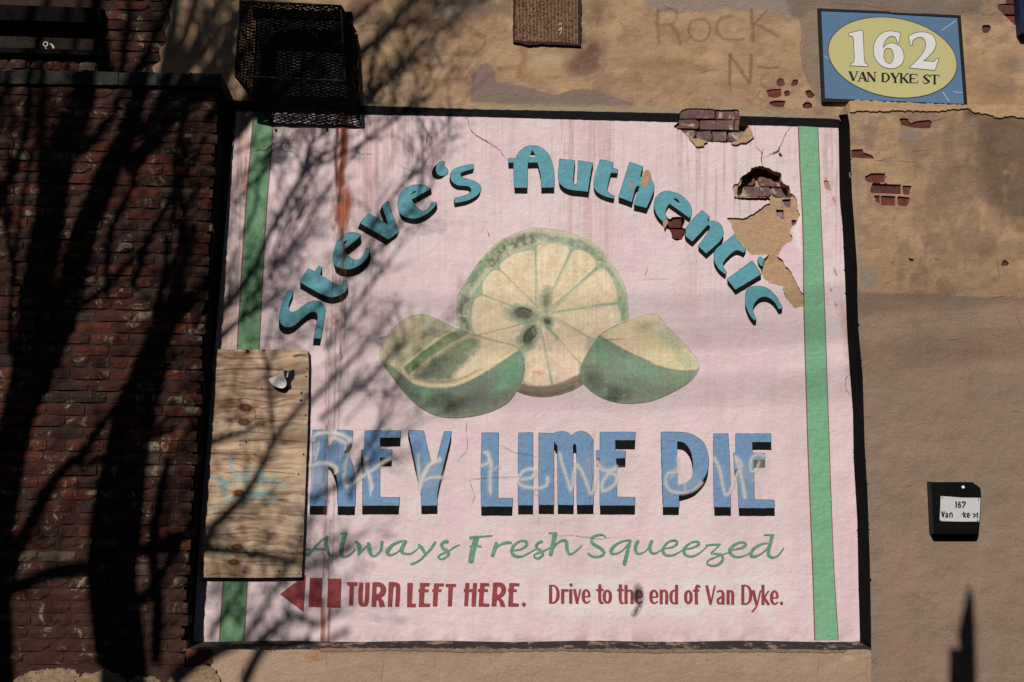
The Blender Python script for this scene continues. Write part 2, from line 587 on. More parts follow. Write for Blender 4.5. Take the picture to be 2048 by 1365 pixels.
fb = thing('sky_fill_blocker', (0, -13, 0), 'unseen dark brick block added across the street to cut the sky fill', 'light blocker')  # added out of view to block the low sky and deepen the shadows
p = MB(); p.box(-26, 26, -19, -13, 0, 9.8); p.build('walls', M['darkmortar'], fb)
for i in range(11):
    for z in (1.6, 5.8):
        p = MB(); p.box(-23.5 + i * 4.4, -21.9 + i * 4.4, -12.99, -12.93, z, z + 2.1); p.build('window', M['ink'], fb)
p = MB(); p.box(-26.2, 26.2, -19.2, -12.85, 9.8, 10.0); p.build('parapet', M['concrete'], fb)

# ================================================================== MURAL WALL (recessed plane y = 0)
mural = thing('mural_wall', (0.4, 0, Z_MB), 'flaking pink painted mural with three lime pieces and arched blue lettering, framed in black', 'mural')

# -- holes in the pink finish coat
Z7 = lambda *p: zz((1440, 290), 7.185, p)
ZC = lambda *p: zz((1180, 300), 3.593, p)
Z5 = lambda *p: zz((1300, 200), 2.967, p)
ZT = lambda *p: zz((1330, 200), 10.78, p)
ZS = lambda *p: zz((1300, 400), 11.37, p)
H_BIG = Z7((180, 610), (210, 565), (260, 560), (310, 460), (440, 370), (450, 330), (590, 305), (700, 330), (760, 370), (880, 410), (885, 520), (930, 570), (990, 580), (1010, 690), (1070, 730), (1110, 820), (1110, 900), (1150, 1010), (1100, 1110), (1020, 1200), (1005, 1270), (1045, 1335)) \
    + ZC((1450, 655), (1395, 680), (1370, 720), (1345, 765), (1390, 800), (1400, 830), (1440, 870), (1475, 940), (1509, 1010)) + Z5((925, 1170), (925, 1225), (858, 1237), (800, 1170), (785, 1100)) \
    + ZC((1370, 980), (1290, 960), (1245, 920), (1230, 880), (1250, 790), (1285, 750), (1165, 760), (1120, 712), (1060, 640), (1040, 605), (1020, 560), (1018, 530), (985, 500), (990, 487), (1110, 490), (1180, 460), (1250, 400)) \
    + Z7((725, 835), (700, 800), (380, 800), (210, 780), (200, 700))
H_BIG = ragged(H_BIG, 1.25, 3.5, 3)
CAV = ragged(Z7((300, 565), (310, 462), (442, 372), (450, 330), (590, 305), (700, 330), (760, 372), (880, 412), (886, 520), (930, 572), (990, 582), (1012, 692), (1042, 752), (880, 762), (740, 752), (280, 750), (250, 720), (250, 600), (285, 585)), .9, 3.5, 5)
B_CAV = [Z7((300, 575), (330, 500), (430, 460), (500, 490), (505, 540), (465, 580)), Z7((545, 490), (580, 450), (700, 460), (750, 445), (820, 500), (880, 500), (890, 600), (580, 592)),
         Z7((450, 405), (640, 392), (740, 428), (600, 422), (480, 427)), Z7((258, 660), (290, 602), (700, 605), (735, 680), (700, 737), (290, 744), (262, 715)), Z7((745, 618), (985, 640), (1005, 750), (830, 747), (750, 700))]
B_OPEN = [Z7((895, 785), (1020, 775), (1010, 905), (890, 905)), Z7((800, 930), (915, 935), (925, 1075), (830, 1060)), Z7((1025, 1085), (1050, 1075), (1105, 1085), (1095, 1120), (1035, 1175))]
H_TOP = ragged(ZT((300, 300), (340, 240), (420, 205), (560, 180), (1000, 190), (1100, 215), (1540, 205), (1600, 250), (1615, 330), (1605, 500), (1800, 560), (1920, 800), (1740, 930), (1560, 970), (1430, 930), (930, 910), (840, 1005), (665, 1015), (610, 930), (520, 820), (430, 740), (340, 650), (200, 600), (170, 560), (285, 500), (285, 400)), 1.0, 3.2, 8)
B_TOP = [ZT((318, 250), (380, 215), (560, 205), (1065, 215), (1070, 400), (320, 402)), ZT((1095, 215), (1560, 215), (1605, 260), (1600, 425), (1115, 415)),
         ZT((278, 430), (650, 425), (725, 470), (735, 560), (700, 625), (180, 605), (175, 565), (280, 545)), ZT((755, 450), (1480, 440), (1480, 645), (765, 635)), ZT((1505, 440), (1600, 440), (1590, 655), (1508, 650)),
         ZT((350, 655), (650, 665), (660, 760), (620, 815), (540, 830), (420, 760)), ZT((670, 690), (980, 670), (1005, 760), (995, 880), (700, 885), (680, 800)), ZT((1025, 690), (1320, 690), (1335, 780), (1310, 885), (1040, 885)),
         ZT((1370, 710), (1700, 680), (1660, 800), (1560, 890), (1380, 888))]
FL_TOP = [ZT((520, 822), (700, 835), (880, 882), (925, 905), (840, 935), (838, 1000), (667, 1008), (640, 960)), ZT((1432, 912), (1600, 870), (1700, 700), (1800, 575), (1850, 640), (1918, 800), (1740, 928), (1640, 920), (1545, 968), (1440, 950))]
H_SM = ragged(ZS((300, 470), (370, 415), (470, 440), (500, 395), (640, 385), (790, 405), (795, 500), (740, 630), (810, 665), (830, 740), (740, 860), (730, 905), (590, 935), (500, 880), (490, 780), (440, 680), (330, 650), (295, 540)), .3, 4, 9)
B_SM = [ZS((395, 480), (500, 420), (680, 420), (720, 470), (720, 600), (690, 635), (420, 635), (390, 560)), ZS((445, 668), (800, 680), (800, 740), (740, 810), (720, 895), (520, 875))]
H_CHIP = [Z5((1028, 475), (1060, 485), (1075, 540), (1040, 530)), ZT((0, 0), (1, 0), (0, 1))][:1]
H_CHIP += [zz((1440, 290), 7.185, [(838, 125), (865, 115), (897, 155), (885, 182), (850, 165)])]

MUR_OUT = [(449, 205), (1678, 241)] + R_CORNER[2:] + [(384, 1289)] + [(x + 0, y) for x, y in reversed(L_CORNER[1:-1])]


def paint_mural(h=2.0):
    P = Paint(370, 196, 1728, 1296, h, PINK, seed=11)
    P.vary(.05, 90, 110, 1); P.vary(.05, 14, 14, 2); P.vary(.35, 60, 200, 3, col=(206, 182, 180), lo=.52, hi=.75)
    P.vary(.30, 45, 120, 4, col=(224, 186, 196), lo=.5, hi=.7)
    P.vary(.35, 120, 60, 9, col=(226, 212, 212), lo=.55, hi=.72)
    # vertical brush and run marks, strongest under the top edge
    n = fbm(P.U / 3.2, P.V / 160, 77, 3); m = sst(.55, .72, n)
    k = np.clip(1.25 - (P.V - 230) / 380, .14, 1) * np.clip(.35 + .9 * sst(.4, .6, fbm(P.U / 60, P.V / 500, 78, 2)), 0, 1)
    mm = (m * k * .42)[..., None]; P.C = P.C * (1 - mm) + lin((158, 122, 112)) * mm
    for x0, x1, a in ((720, 800, .35), (1130, 1230, .38), (590, 640, .2), (640, 760, .28)):
        w = np.clip((P.U - x0) / 12, 0, 1) * np.clip((x1 - P.U) / 12, 0, 1) * np.clip(1.2 - (P.V - 230) / 460, 0, 1) * sst(.38, .62, fbm(P.U / 4.0, P.V / 240, 80 + x0, 2)) * a
        P.C = P.C * (1 - w[..., None]) + lin((176, 134, 122)) * w[..., None]
    # warm wash left of the stripe and old rust bleeding
    P.poly([(455, 200), (510, 200), (497, 700), (430, 700)], (212, 168, 150), .55, 8, .45, 30, stretch=3)
    P.line([(492, 225), (490, 330), (484, 420)], 10, (168, 92, 52), .75, 7, .48, 6, 2, stretch=6)
    P.line([(482, 235), (478, 330), (475, 370)], 5, (176, 104, 66), .6, 5, .45, 5, 1, stretch=6)
    for x, a in ((472, .4), (478, .45), (486, .5), (462, .3)):
        P.line([(x + 6, 250), (x, 480), (x - 10, 700)], 2.2, (140, 84, 62), a, 1.6, .42, 9, 1.5, stretch=8)
    # white patched areas
    P.poly([(1080, 1160), (1200, 1152), (1330, 1160), (1480, 1148), (1580, 1165), (1590, 1215), (1480, 1232), (1250, 1225), (1130, 1232), (1072, 1215)], (226, 214, 212), .8, 26, .4, 30, 8)
    P.blob(1510, 1150, 70, 40, (228, 218, 214), .5, .8, 0, .4, 20)
    P.blob(1400, 300, 240, 60, (226, 210, 206), .35, .9, 0, .45, 30)
    P.blob(1530, 330, 80, 50, (222, 206, 202), .6, .8, 0, .4, 14)
    for x, y, rx, ry in ((820, 930, 50, 40), (1000, 950, 60, 50), (1270, 960, 50, 50), (700, 960, 40, 40)):
        P.blob(x, y, rx, ry, (220, 208, 206), .45, .9, 0, .4, 18)
    P.blob(1075, 1035, 16, 22, (160, 150, 128), .35, .9, 0, .4, 8)
    # flaking near the right corner strip, stained edge
    P.line([(1684, 610), (1696, 680), (1700, 740)], 16, (188, 150, 132), .55, 14, .35, 20, 2)
    P.line([(1660, 265), (1655, 330), (1668, 400)], 20, (196, 172, 168), .6, 14, .45, 8, 4)
    for (x, y, rx, ry) in ((1653, 362, 4, 9), (1671, 545, 3, 11), (1668, 400, 3, 8), (1662, 580, 3, 6), (1672, 610, 2, 7)):
        P.blob(x, y, rx, ry, (164, 124, 104), .8, .5, -20, 0, 9, .5)
    P.line([(1600, 425), (1594, 470), (1603, 500)], 10, (236, 226, 226), .6, 8, 0, 9, 2)
    # specks
    n = fbm(P.U / 3.4, P.V / 2.6, 301, 2); m = sst(.84, .92, n) * sst(.56, .72, fbm(P.U / 110, P.V / 80, 302, 2)) * .55
    P.C = P.C * (1 - m[..., None]) + lin((132, 104, 104)) * m[..., None]
    # lower edge grime
    w = np.clip((P.V - 1225) / 55, 0, 1) ** 2 * .4 * sst(.35, .7, fbm(P.U / 22, P.V / 30, 310, 3))
    P.C = P.C * (1 - w[..., None]) + lin((150, 120, 108)) * w[..., None]
    return P


PM = paint_mural()
PM.mesh('plaster_face', MUR_OUT, [H_BIG, H_TOP, H_SM] + H_CHIP, M['mural'], mural, 0.0)
mb = MB()
for h_, d in ((H_BIG, .011), (H_TOP, .05), (H_SM, .03), (H_CHIP[0], .007), (H_CHIP[1], .009)): rim(mb, h_, 0.0, d)
mb.build('broken_edge', M['basecoat'], mural, kind='stuff')
# base coat left standing where only the finish coat came off
sheet('base_coat', [grow(H_BIG, 6)], M['basecoat'], mural, 0.010, subs=[CAV] + B_OPEN)
mb = MB(); rim(mb, CAV, 0.010, .09)
for b_ in B_OPEN: rim(mb, b_, 0.010, .04)
mb.build('cavity_edge', M['basecoat'], mural)
sheet('mortar_bed', [grow(H_TOP, 10), grow(H_SM, 8), ], M['mortar'], mural, 0.045)
sheet('bare_patch', [grow(H_CHIP[0], 2)], M['basecoat'], mural, 0.006)
sheet('bare_patch', [grow(H_CHIP[1], 2)], M['brickred'], mural, 0.008)
sheet('mortar_bed', [grow(CAV, 14)], M['basecoat'], mural, 0.078)
sheet('mortar_bed', [grow(b, 5) for b in B_OPEN], M['darkmortar'], mural, 0.035)
r_ = random.Random(4)
for b_ in B_CAV: sheet('brick', [smoothp(ragged(b_, .35, 5, r_.randint(0, 99)), 2, 40)], M['brickold'], mural, 0.062 + r_.uniform(-.003, .003), thick=.02)
for b_ in B_OPEN: sheet('brick', [b_], M['brickold'], mural, 0.024, thick=.02)
for i, b_ in enumerate(B_TOP): sheet('brick', [smoothp(ragged(b_, .3, 4, r_.randint(0, 99)), 2, 40)], M['brickold'], mural, 0.004 + (.006 if i < 2 else .008 if i < 5 else .014) + r_.uniform(-.003, .003), thick=.04)
for b_ in B_SM: sheet('brick', [smoothp(ragged(b_, .25, 4, 5), 2, 40)], M['brickred'], mural, 0.014, thick=.03)
for f_ in FL_TOP: sheet('loose_plaster', [ragged(f_, .3, 3, 2)], M['basecoat'], mural, -0.012, thick=.012)
sheet('loose_plaster', [ZS((295, 545), (310, 460), (370, 428), (412, 480), (400, 540), (325, 662))], M['basecoat'], mural, -0.020, thick=.006)
for c_ in (ZC((390, 155), (410, 143), (435, 165), (438, 200), (420, 240), (410, 265), (385, 275), (365, 240), (375, 205)), ZC((265, 240), (290, 232), (300, 260), (292, 278)), ZC((285, 282), (298, 286), (296, 298))):
    sheet('bare_patch', [smoothp(c_)], M['basecoat'], mural, -0.0058)

# -- green stripes and their thin brown lines
LS_L = [(510, 212), (502, 290), (489, 452), (475, 687), (463, 880), (446.6, 1160), (438.5, 1284)]
LS_R = [(548, 212), (543, 300), (532, 434), (518.6, 687), (508, 880), (494.6, 1160), (488, 1285)]
RS_L = [(1596.6, 250), (1600, 340), (1605, 436), (1607, 520), (1608, 618), (1616, 900), (1625, 1130), (1629.5, 1281)]
RS_R = [(1635.5, 252), (1639, 340), (1642, 432), (1646, 520), (1649.5, 615), (1659, 900), (1667.5, 1130), (1677, 1281)]
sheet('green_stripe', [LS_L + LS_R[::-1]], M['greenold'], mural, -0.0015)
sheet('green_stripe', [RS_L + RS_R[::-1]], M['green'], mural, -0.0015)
for L_, w_ in ((LS_L, 2.6), (LS_R, 1.8), (RS_L, 2.6), (RS_R, 1.8)):
    sheet('stripe_edge_line', stroke(L_, w_), M['line'], mural, -0.0022)
# -- black painted frame on the plaster
TOPB = [(449, 200), (560, 206), (727, 211.5), (840, 215), (960, 219), (1150, 222.5), (1345, 226.8), (1500, 233), (1600, 236), (1660, 237.5), (1680, 240),
        (1680, 256), (1660, 255), (1600, 252.5), (1495, 250), (1345, 244), (1150, 239), (960, 233.8), (840, 231), (727, 229.5), (600, 226), (470, 222), (447, 222)]
sheet('painted_frame', [ragged(TOPB, .5, 9, 12)], M['black'], mural, -0.003, subs=[H_TOP])
LB = [(471, 216), (470, 260), (466, 300), (464, 330), (458, 440), (452, 500), (447, 560), (446, 600), (442, 640), (444, 648), (441, 655), (439.5, 686), (441, 694), (438, 700), (428, 800), (418, 1000), (409, 1160), (406, 1256), (400, 1262), (399.5, 1286)]
sheet('painted_frame', [ragged(LB, .8, 7, 15) + [(380, 1288)] + [(x - 2, y) for x, y in reversed(L_CORNER[1:-1])] + [(450, 210)]], M['black'], mural, -0.003)

# -- sill below the mural, sloping forward
sl = MB(); us = np.linspace(366, 1746, 70)
vb = [at(u, 1283 + 1.2 * sin(u * .02), 0.0) for u in us]; vf = [at(u, 1299 + 1.6 * vn(np.array([u / 14.]), np.array([3.]), 5)[0] * 1.5, -DP) for u in us]
n_ = len(us); sl.add([tuple(a) for a in vb] + [tuple(a) for a in vf], [(i, i + 1, n_ + i + 1, n_ + i) for i in range(n_ - 1)])
M['sill'] = m_flat('worn_black_sill', (38, 33, 32), .85, .35, 1.3, wear=((132, 110, 94), .53), scale=14, wsc=9)
sl.build('sill', M['sill'], mural)

# ================================================================== LETTERS
def clipc(poly, clip):
    """the part of poly inside the convex outline clip"""
    sgn = 1 if area(clip) > 0 else -1; out = list(poly)
    for i in range(len(clip)):
        a, b = clip[i], clip[(i + 1) % len(clip)]; src = out; out = []
        f = lambda p: sgn * ((b[0] - a[0]) * (p[1] - a[1]) - (b[1] - a[1]) * (p[0] - a[0]))
        for j in range(len(src)):
            p, q = src[j - 1], src[j]; fp, fq = f(p), f(q)
            if (fp >= 0) != (fq >= 0):
                t = fp / (fp - fq); out.append((p[0] + (q[0] - p[0]) * t, p[1] + (q[1] - p[1]) * t))
            if fq >= 0: out.append(q)
        if not out: return []
    return out


def letter(poly, off, mat='teal', hole=None, subs=(), w=1.3, nm='painted_letter', corner=48):
    P_ = smoothp(poly, 4, corner); hs = [smoothp(h, 4, corner) for h in (hole or [])]
    P_ = ragged(P_, .32, 5, int(poly[0][0]))
    L_ = sheet(nm, [P_], M[mat], mural, -0.0040, subs=hs + list(subs))
    op = [clipc([(x + off[0], y + off[1]) for x, y in h], h) for h in hs]
    op = [o for o in op if len(o) > 2 and abs(area(o)) > 2]
    sheet('block_shadow', sweep(P_, off) + outline(P_, w), M['ink'], L_, -0.0026, subs=op + list(subs))
    return L_


ZA = lambda *p: zz((540, 280), 3.25, p)
ZBB = lambda *p: zz((820, 270), 4.876, p)
letter(ZA((118, 980), (152, 990), (138, 1025), (126, 1055), (120, 1085), (124, 1112), (142, 1122), (172, 1113), (210, 1085), (250, 1058), (290, 1047), (325, 1055), (350, 1080), (358, 1110), (350, 1170), (330, 1292), (284, 1290), (300, 1210), (310, 1160), (307, 1130), (290, 1118), (265, 1122), (235, 1140), (200, 1170), (160, 1205), (120, 1218), (88, 1210), (68, 1190), (62, 1150), (70, 1100), (88, 1040)), (-1.5, 14))
letter(ZA((253, 836), (290, 860), (318, 820), (338, 832), (325, 878), (385, 915), (430, 943), (465, 943), (482, 918), (500, 916), (507, 950), (490, 985), (450, 1012), (400, 1022), (350, 1010), (280, 975), (194, 925), (240, 850)), (0.6, 13))
letter(ZA((583, 612), (545, 603), (508, 605), (470, 625), (435, 670), (415, 730), (412, 785), (428, 820), (470, 838), (530, 838), (590, 810), (630, 770), (650, 715), (640, 704), (624, 708), (610, 745), (585, 775), (550, 780), (520, 765), (498, 742), (480, 714), (580, 634)), (2, 15), hole=[ZA((468, 690), (483, 662), (503, 652), (492, 674))])
letter(ZA((640, 480), (770, 552), (728, 430), (765, 397), (838, 598), (770, 648), (585, 541)), (-4.5, 11), corner=20)
letter([(859.6, 378.1), (850.8, 371.5), (838.5, 369.9), (824, 371.5), (810, 378), (801, 388), (796.3, 403), (796.9, 420), (804.6, 431.5), (820, 436.8), (832.3, 437.1), (847, 432), (859, 423.8), (869.2, 413.6), (872.7, 405.4), (863, 405.8), (858.5, 415.6), (850.8, 421.4), (842.6, 421.8), (832.3, 414), (823, 399.6), (859, 379.5)], (2, 10.5), hole=[ZBB((5, 583), (35, 552), (62, 550), (50, 564))])
letter(ZBB((270, 285), (300, 260), (335, 262), (333, 285), (318, 306), (345, 314), (368, 342), (365, 375), (340, 395), (300, 400), (266, 382), (252, 345), (258, 310)), (-8, 6.5), corner=75)
letter(ZBB((618, 288), (622, 330), (545, 352), (500, 370), (490, 390), (510, 415), (560, 432), (620, 450), (670, 480), (692, 520), (680, 560), (640, 600), (560, 640), (441, 665), (435, 618), (540, 590), (590, 560), (598, 530), (575, 505), (520, 498), (460, 490), (415, 460), (395, 420), (395, 380), (420, 345), (480, 315), (560, 295)), (-1.6, 8.5))
letter(ZBB((1190, 107), (1240, 110), (1300, 140), (1350, 190), (1385, 270), (1402, 350), (1408, 430), (1405, 515), (1280, 515), (1275, 400), (1245, 270), (1150, 270), (1145, 380), (1145, 515), (1020, 515), (1012, 400), (1010, 272), (960, 272), (957, 232), (1030, 232), (1055, 180), (1100, 135), (1145, 113)), (0, 11.5), hole=[ZBB((1195, 148), (1224, 202), (1225, 218), (1165, 218), (1168, 202))])
sheet('painted_highlight', [ZBB((1168, 201), (1222, 201), (1225, 216), (1165, 216))], m_flat('pink_paint', PINK, .75), mural, -0.0044)
letter(ZBB((1460, 235), (1605, 252), (1590, 440), (1594, 470), (1610, 485), (1626, 475), (1632, 445), (1640, 252), (1780, 272), (1765, 350), (1735, 555), (1620, 542), (1560, 535), (1500, 510), (1455, 465), (1445, 400), (1450, 330)), (1.2, 11.5))
letter(ZC((75, 70), (165, 90), (160, 130), (200, 142), (195, 168), (150, 165), (130, 240), (125, 290), (140, 315), (175, 330), (170, 350), (120, 338), (60, 310), (30, 270), (30, 220), (50, 140)), (-.3, 9))
letter(ZC((285, 88), (380, 122), (358, 195), (395, 192), (430, 205), (455, 240), (460, 280), (440, 340), (405, 418), (315, 395), (345, 300), (356, 265), (342, 257), (325, 280), (300, 375), (205, 340), (240, 230)), (0, 11.5))
letter(ZC((530, 300), (590, 303), (650, 325), (700, 370), (728, 420), (727, 470), (716, 490), (570, 386), (548, 420), (540, 460), (556, 488), (528, 520), (492, 482), (465, 430), (462, 375), (483, 330)), (-1.2, 8.6), hole=[ZC((596, 352), (620, 350), (642, 370), (642, 386))], subs=[H_SM])
letter(ZC((803, 435), (857, 480), (840, 510), (900, 515), (940, 540), (958, 590), (950, 630), (920, 670), (835, 745), (778, 690), (830, 620), (862, 565), (858, 543), (840, 545), (800, 590), (735, 658), (690, 620), (685, 575), (740, 500)), (0, 10.5), subs=[H_SM])
letter(ZC((1040, 605), (1090, 685), (1120, 715), (1105, 740), (1060, 722), (1020, 740), (970, 790), (955, 830), (980, 880), (972, 895), (930, 860), (898, 810), (890, 760), (905, 715), (960, 670), (1000, 640)), (-.8, 9.3), subs=[H_BIG])
letter(ZC((1165, 798), (1200, 845), (1228, 895), (1045, 1005), (985, 930), (1080, 860)), (.4, 10.2), corner=20)
sheet('painted_letter_dot', [smoothp(ZC((1205, 775), (1225, 765), (1258, 785), (1245, 835), (1225, 833), (1208, 805)))], M['teal'], mural, -0.0040, subs=[H_BIG])
sheet('painted_letter_dot', [smoothp(ZC((1200, 790), (1215, 800), (1232, 832), (1246, 845), (1232, 862), (1210, 835)))], M['ink'], mural, -0.0026, subs=[H_BIG])
letter(ZC((1125, 1010), (1160, 985), (1220, 980), (1280, 1000), (1330, 1045), (1365, 1100), (1382, 1138), (1355, 1145), (1330, 1100), (1290, 1065), (1250, 1055), (1210, 1070), (1178, 1110), (1172, 1160), (1195, 1220), (1182, 1227), (1150, 1190), (1120, 1120), (1117, 1060)), (-.6, 10.2))

ZD = lambda *p: zz((600, 850), 4.267, p)
ZE = lambda *p: zz((940, 850), 3.2, p)
ko = (-.8, 17.3)
letter(ZD((110, 45), (235, 45), (240, 195), (280, 150), (310, 85), (318, 45), (450, 50), (445, 110), (420, 170), (375, 235), (430, 290), (462, 400), (473, 480), (470, 695), (325, 695), (318, 480), (300, 400), (270, 330), (242, 300), (235, 420), (230, 693), (85, 693), (100, 400)), ko, 'blue', corner=30)
letter(ZD((555, 50), (860, 50), (858, 110), (683, 110), (683, 210), (785, 212), (785, 280), (683, 280), (680, 620), (850, 620), (846, 690), (533, 690), (538, 280), (523, 275), (523, 215), (548, 213)), ko, 'blue', corner=12)
letter(ZD((922, 48), (1055, 52), (1105, 270), (1145, 375), (1232, 57), (1290, 58), (1275, 150), (1180, 530), (1172, 690), (1035, 690), (1030, 530), (1000, 400), (940, 120)), (0, 16.5), 'blue', corner=25)
ke = (0, 18)
letter(ZE((75, 52), (182, 52), (178, 470), (272, 470), (270, 523), (72, 523), (70, 300), (75, 80)), ke, 'blue', corner=12)
letter(ZE((310, 52), (402, 50), (403, 515), (308, 515)), ke, 'blue', corner=12)
letter(ZE((440, 52), (530, 55), (550, 48), (590, 42), (625, 50), (648, 70), (680, 48), (720, 42), (760, 60), (782, 90), (788, 140), (790, 513), (685, 513), (682, 170), (678, 130), (668, 120), (658, 130), (663, 513), (562, 513), (560, 170), (557, 130), (547, 122), (537, 135), (537, 513), (440, 513)), ke, 'blue', corner=40)
letter(ZE((833, 47), (1058, 47), (1055, 98), (928, 98), (930, 165), (995, 168), (993, 213), (935, 215), (940, 463), (1055, 465), (1055, 516), (832, 516), (832, 215), (810, 213), (808, 165), (832, 163)), ke, 'blue', corner=12)
letter(ZE((1223, 47), (1340, 47), (1420, 62), (1490, 110), (1520, 180), (1527, 250), (1510, 320), (1470, 375), (1420, 415), (1337, 440), (1338, 527), (1237, 527), (1230, 300)), (-.8, 15.5), 'blue', hole=[ZE((1325, 105), (1370, 115), (1408, 160), (1426, 230), (1425, 310), (1395, 362), (1332, 385))], corner=42)
letter(ZE((1558, 57), (1652, 57), (1665, 300), (1668, 527), (1562, 527), (1558, 300)), (.6, 17), 'blue', corner=12)
letter(ZE((1700, 57), (1925, 57), (1927, 110), (1805, 110), (1808, 180), (1887, 182), (1887, 222), (1815, 225), (1820, 478), (1947, 482), (1948, 533), (1720, 533), (1710, 285), (1690, 283), (1685, 182), (1700, 180)), (.6, 15.5), 'blue', corner=12)

# script line, one mesh per word
ZF = lambda *p: zz((600, 1050), 3.657, p)
ZG = lambda *p: zz((1050, 1050), 3.7236, p)
PEN = (radians(-40), .42)


def script(name, strokes):
    a = []
    for q, w in strokes:
        a += stroke(q, [x / 3.68 for x in w] if hasattr(w, '__len__') else w / 3.68, 5)
    sheet(name, a, M['script'], mural, -0.0030)


script('painted_word', [(ZF((50, 224), (95, 178), (150, 118), (204, 82)), [30, 18, 12, 14]), (ZF((200, 80), (188, 130), (198, 185), (228, 232)), [12, 30, 32, 14]), (ZF((40, 182), (90, 178), (185, 178)), 14),
    (ZF((298, 62), (345, 60)), [10, 14]), (ZF((330, 62), (312, 125), (300, 190), (306, 226), (335, 232), (372, 212), (405, 176)), [34, 34, 32, 28, 18, 12, 8]),
    (ZF((402, 118), (430, 145), (432, 180), (424, 222)), [12, 30, 28, 14]), (ZF((424, 222), (465, 178), (506, 135)), [14, 10, 8]), (ZF((500, 132), (506, 170), (515, 212), (542, 228), (580, 200), (596, 160), (598, 122)), [22, 30, 26, 16, 14, 20, 24]),
    (ZF((780, 118), (735, 120), (680, 145), (645, 182), (640, 210), (665, 220), (712, 200), (752, 155), (778, 118)), [16, 14, 22, 30, 28, 16, 10, 12, 14]), (ZF((770, 125), (745, 172), (744, 196), (768, 210), (804, 212), (842, 190), (872, 162)), [24, 30, 28, 18, 12, 10, 8]),
    (ZF((862, 142), (888, 165), (905, 195), (912, 216)), [10, 28, 24, 12]), (ZF((992, 122), (962, 168), (920, 215), (870, 262), (808, 290)), [16, 20, 16, 14, 16]),
    (ZF((1080, 122), (1052, 125), (1035, 148), (1050, 176), (1080, 190), (1085, 216), (1058, 242), (1028, 250), (1008, 234), (1032, 214), (1080, 194), (1130, 162), (1168, 145)), [26, 20, 26, 26, 24, 22, 16, 14, 14, 12, 12, 12, 6])])
script('painted_word', [(ZF((1240, 97), (1300, 88), (1408, 79)), [22, 16, 8]), (ZF((1292, 88), (1276, 140), (1260, 200), (1248, 270)), [38, 40, 42, 42]), (ZF((1238, 158), (1300, 155), (1328, 160)), [14, 16, 10]),
    (ZF((1437, 128), (1425, 170), (1405, 232)), [22, 28, 26]), (ZF((1415, 180), (1460, 146), (1510, 130), (1545, 132)), [12, 14, 22, 18]),
    (ZF((1568, 188), (1622, 175), (1658, 145), (1650, 120), (1612, 118), (1565, 148), (1550, 190), (1565, 224), (1612, 232), (1662, 212), (1735, 170)), [10, 14, 22, 20, 14, 20, 28, 24, 16, 12, 8]),
    (ZF((1772, 122), (1745, 130), (1728, 152), (1738, 175), (1765, 192), (1775, 218), (1745, 245), (1715, 238), (1718, 215), (1760, 200), (1800, 182), (1835, 160)), [22, 18, 22, 22, 22, 20, 16, 14, 12, 12, 10, 8]),
    (ZF((1818, 60), (1880, 62)), [10, 16]), (ZF((1866, 62), (1850, 140), (1830, 226)), [34, 30, 28]), (ZF((1842, 185), (1880, 135), (1925, 112), (1948, 128), (1952, 175), (1968, 212), (2005, 202), (2052, 160), (2065, 145)), [10, 14, 20, 28, 26, 20, 12, 10, 6])])
script('painted_word', [(ZG((602, 94), (580, 76), (540, 76), (502, 95), (495, 125), (520, 150), (560, 172), (586, 202), (575, 226), (540, 238), (500, 234), (468, 212)), [12, 14, 18, 20, 24, 24, 24, 24, 20, 18, 18, 16]),
    (ZG((788, 114), (735, 120), (680, 145), (645, 180), (640, 206), (670, 216), (720, 195), (760, 150), (785, 112)), [14, 12, 18, 26, 24, 14, 10, 10, 12]), (ZG((782, 114), (766, 180), (752, 240), (738, 298)), [22, 26, 28, 28]),
    (ZG((845, 118), (825, 150), (822, 192), (846, 215), (890, 200), (922, 165), (946, 118)), [22, 26, 24, 16, 10, 10, 14]), (ZG((946, 116), (930, 160), (936, 200), (965, 213), (1002, 195), (1042, 168)), [22, 26, 24, 16, 10, 8]),
    (ZG((1042, 176), (1095, 165), (1132, 138), (1120, 118), (1080, 122), (1040, 155), (1028, 195), (1050, 225), (1102, 225), (1150, 202), (1192, 174)), [8, 14, 20, 18, 14, 18, 26, 20, 14, 10, 8]),
    (ZG((1190, 182), (1240, 172), (1292, 148), (1285, 126), (1242, 130), (1200, 160), (1182, 195), (1200, 226), (1247, 235), (1292, 215), (1335, 180), (1368, 150)), [8, 12, 20, 18, 14, 18, 26, 20, 14, 10, 8, 8]),
    (ZG((1342, 152), (1400, 148), (1458, 144)), [14, 14, 12]), (ZG((1450, 146), (1412, 185), (1382, 212)), [12, 10, 12]), (ZG((1382, 212), (1430, 216), (1465, 226), (1472, 260), (1440, 295), (1395, 304), (1358, 292), (1362, 268), (1400, 248), (1440, 232), (1520, 205)), [14, 16, 20, 20, 18, 16, 14, 12, 12, 10, 8]),
    (ZG((1518, 188), (1580, 180), (1636, 158), (1640, 136), (1602, 130), (1550, 155), (1525, 190), (1540, 224), (1582, 240), (1632, 230), (1690, 200)), [8, 14, 22, 18, 14, 20, 28, 22, 16, 10, 8]),
    (ZG((1828, 138), (1770, 140), (1712, 170), (1682, 212), (1692, 235), (1732, 230), (1790, 190), (1828, 138)), [10, 14, 20, 28, 24, 14, 10, 10]), (ZG((1778, 75), (1856, 76)), [10, 16]), (ZG((1840, 78), (1826, 140), (1812, 192), (1814, 226), (1842, 244), (1882, 230), (1908, 200), (1928, 170)), [28, 26, 26, 24, 18, 14, 10, 8])])

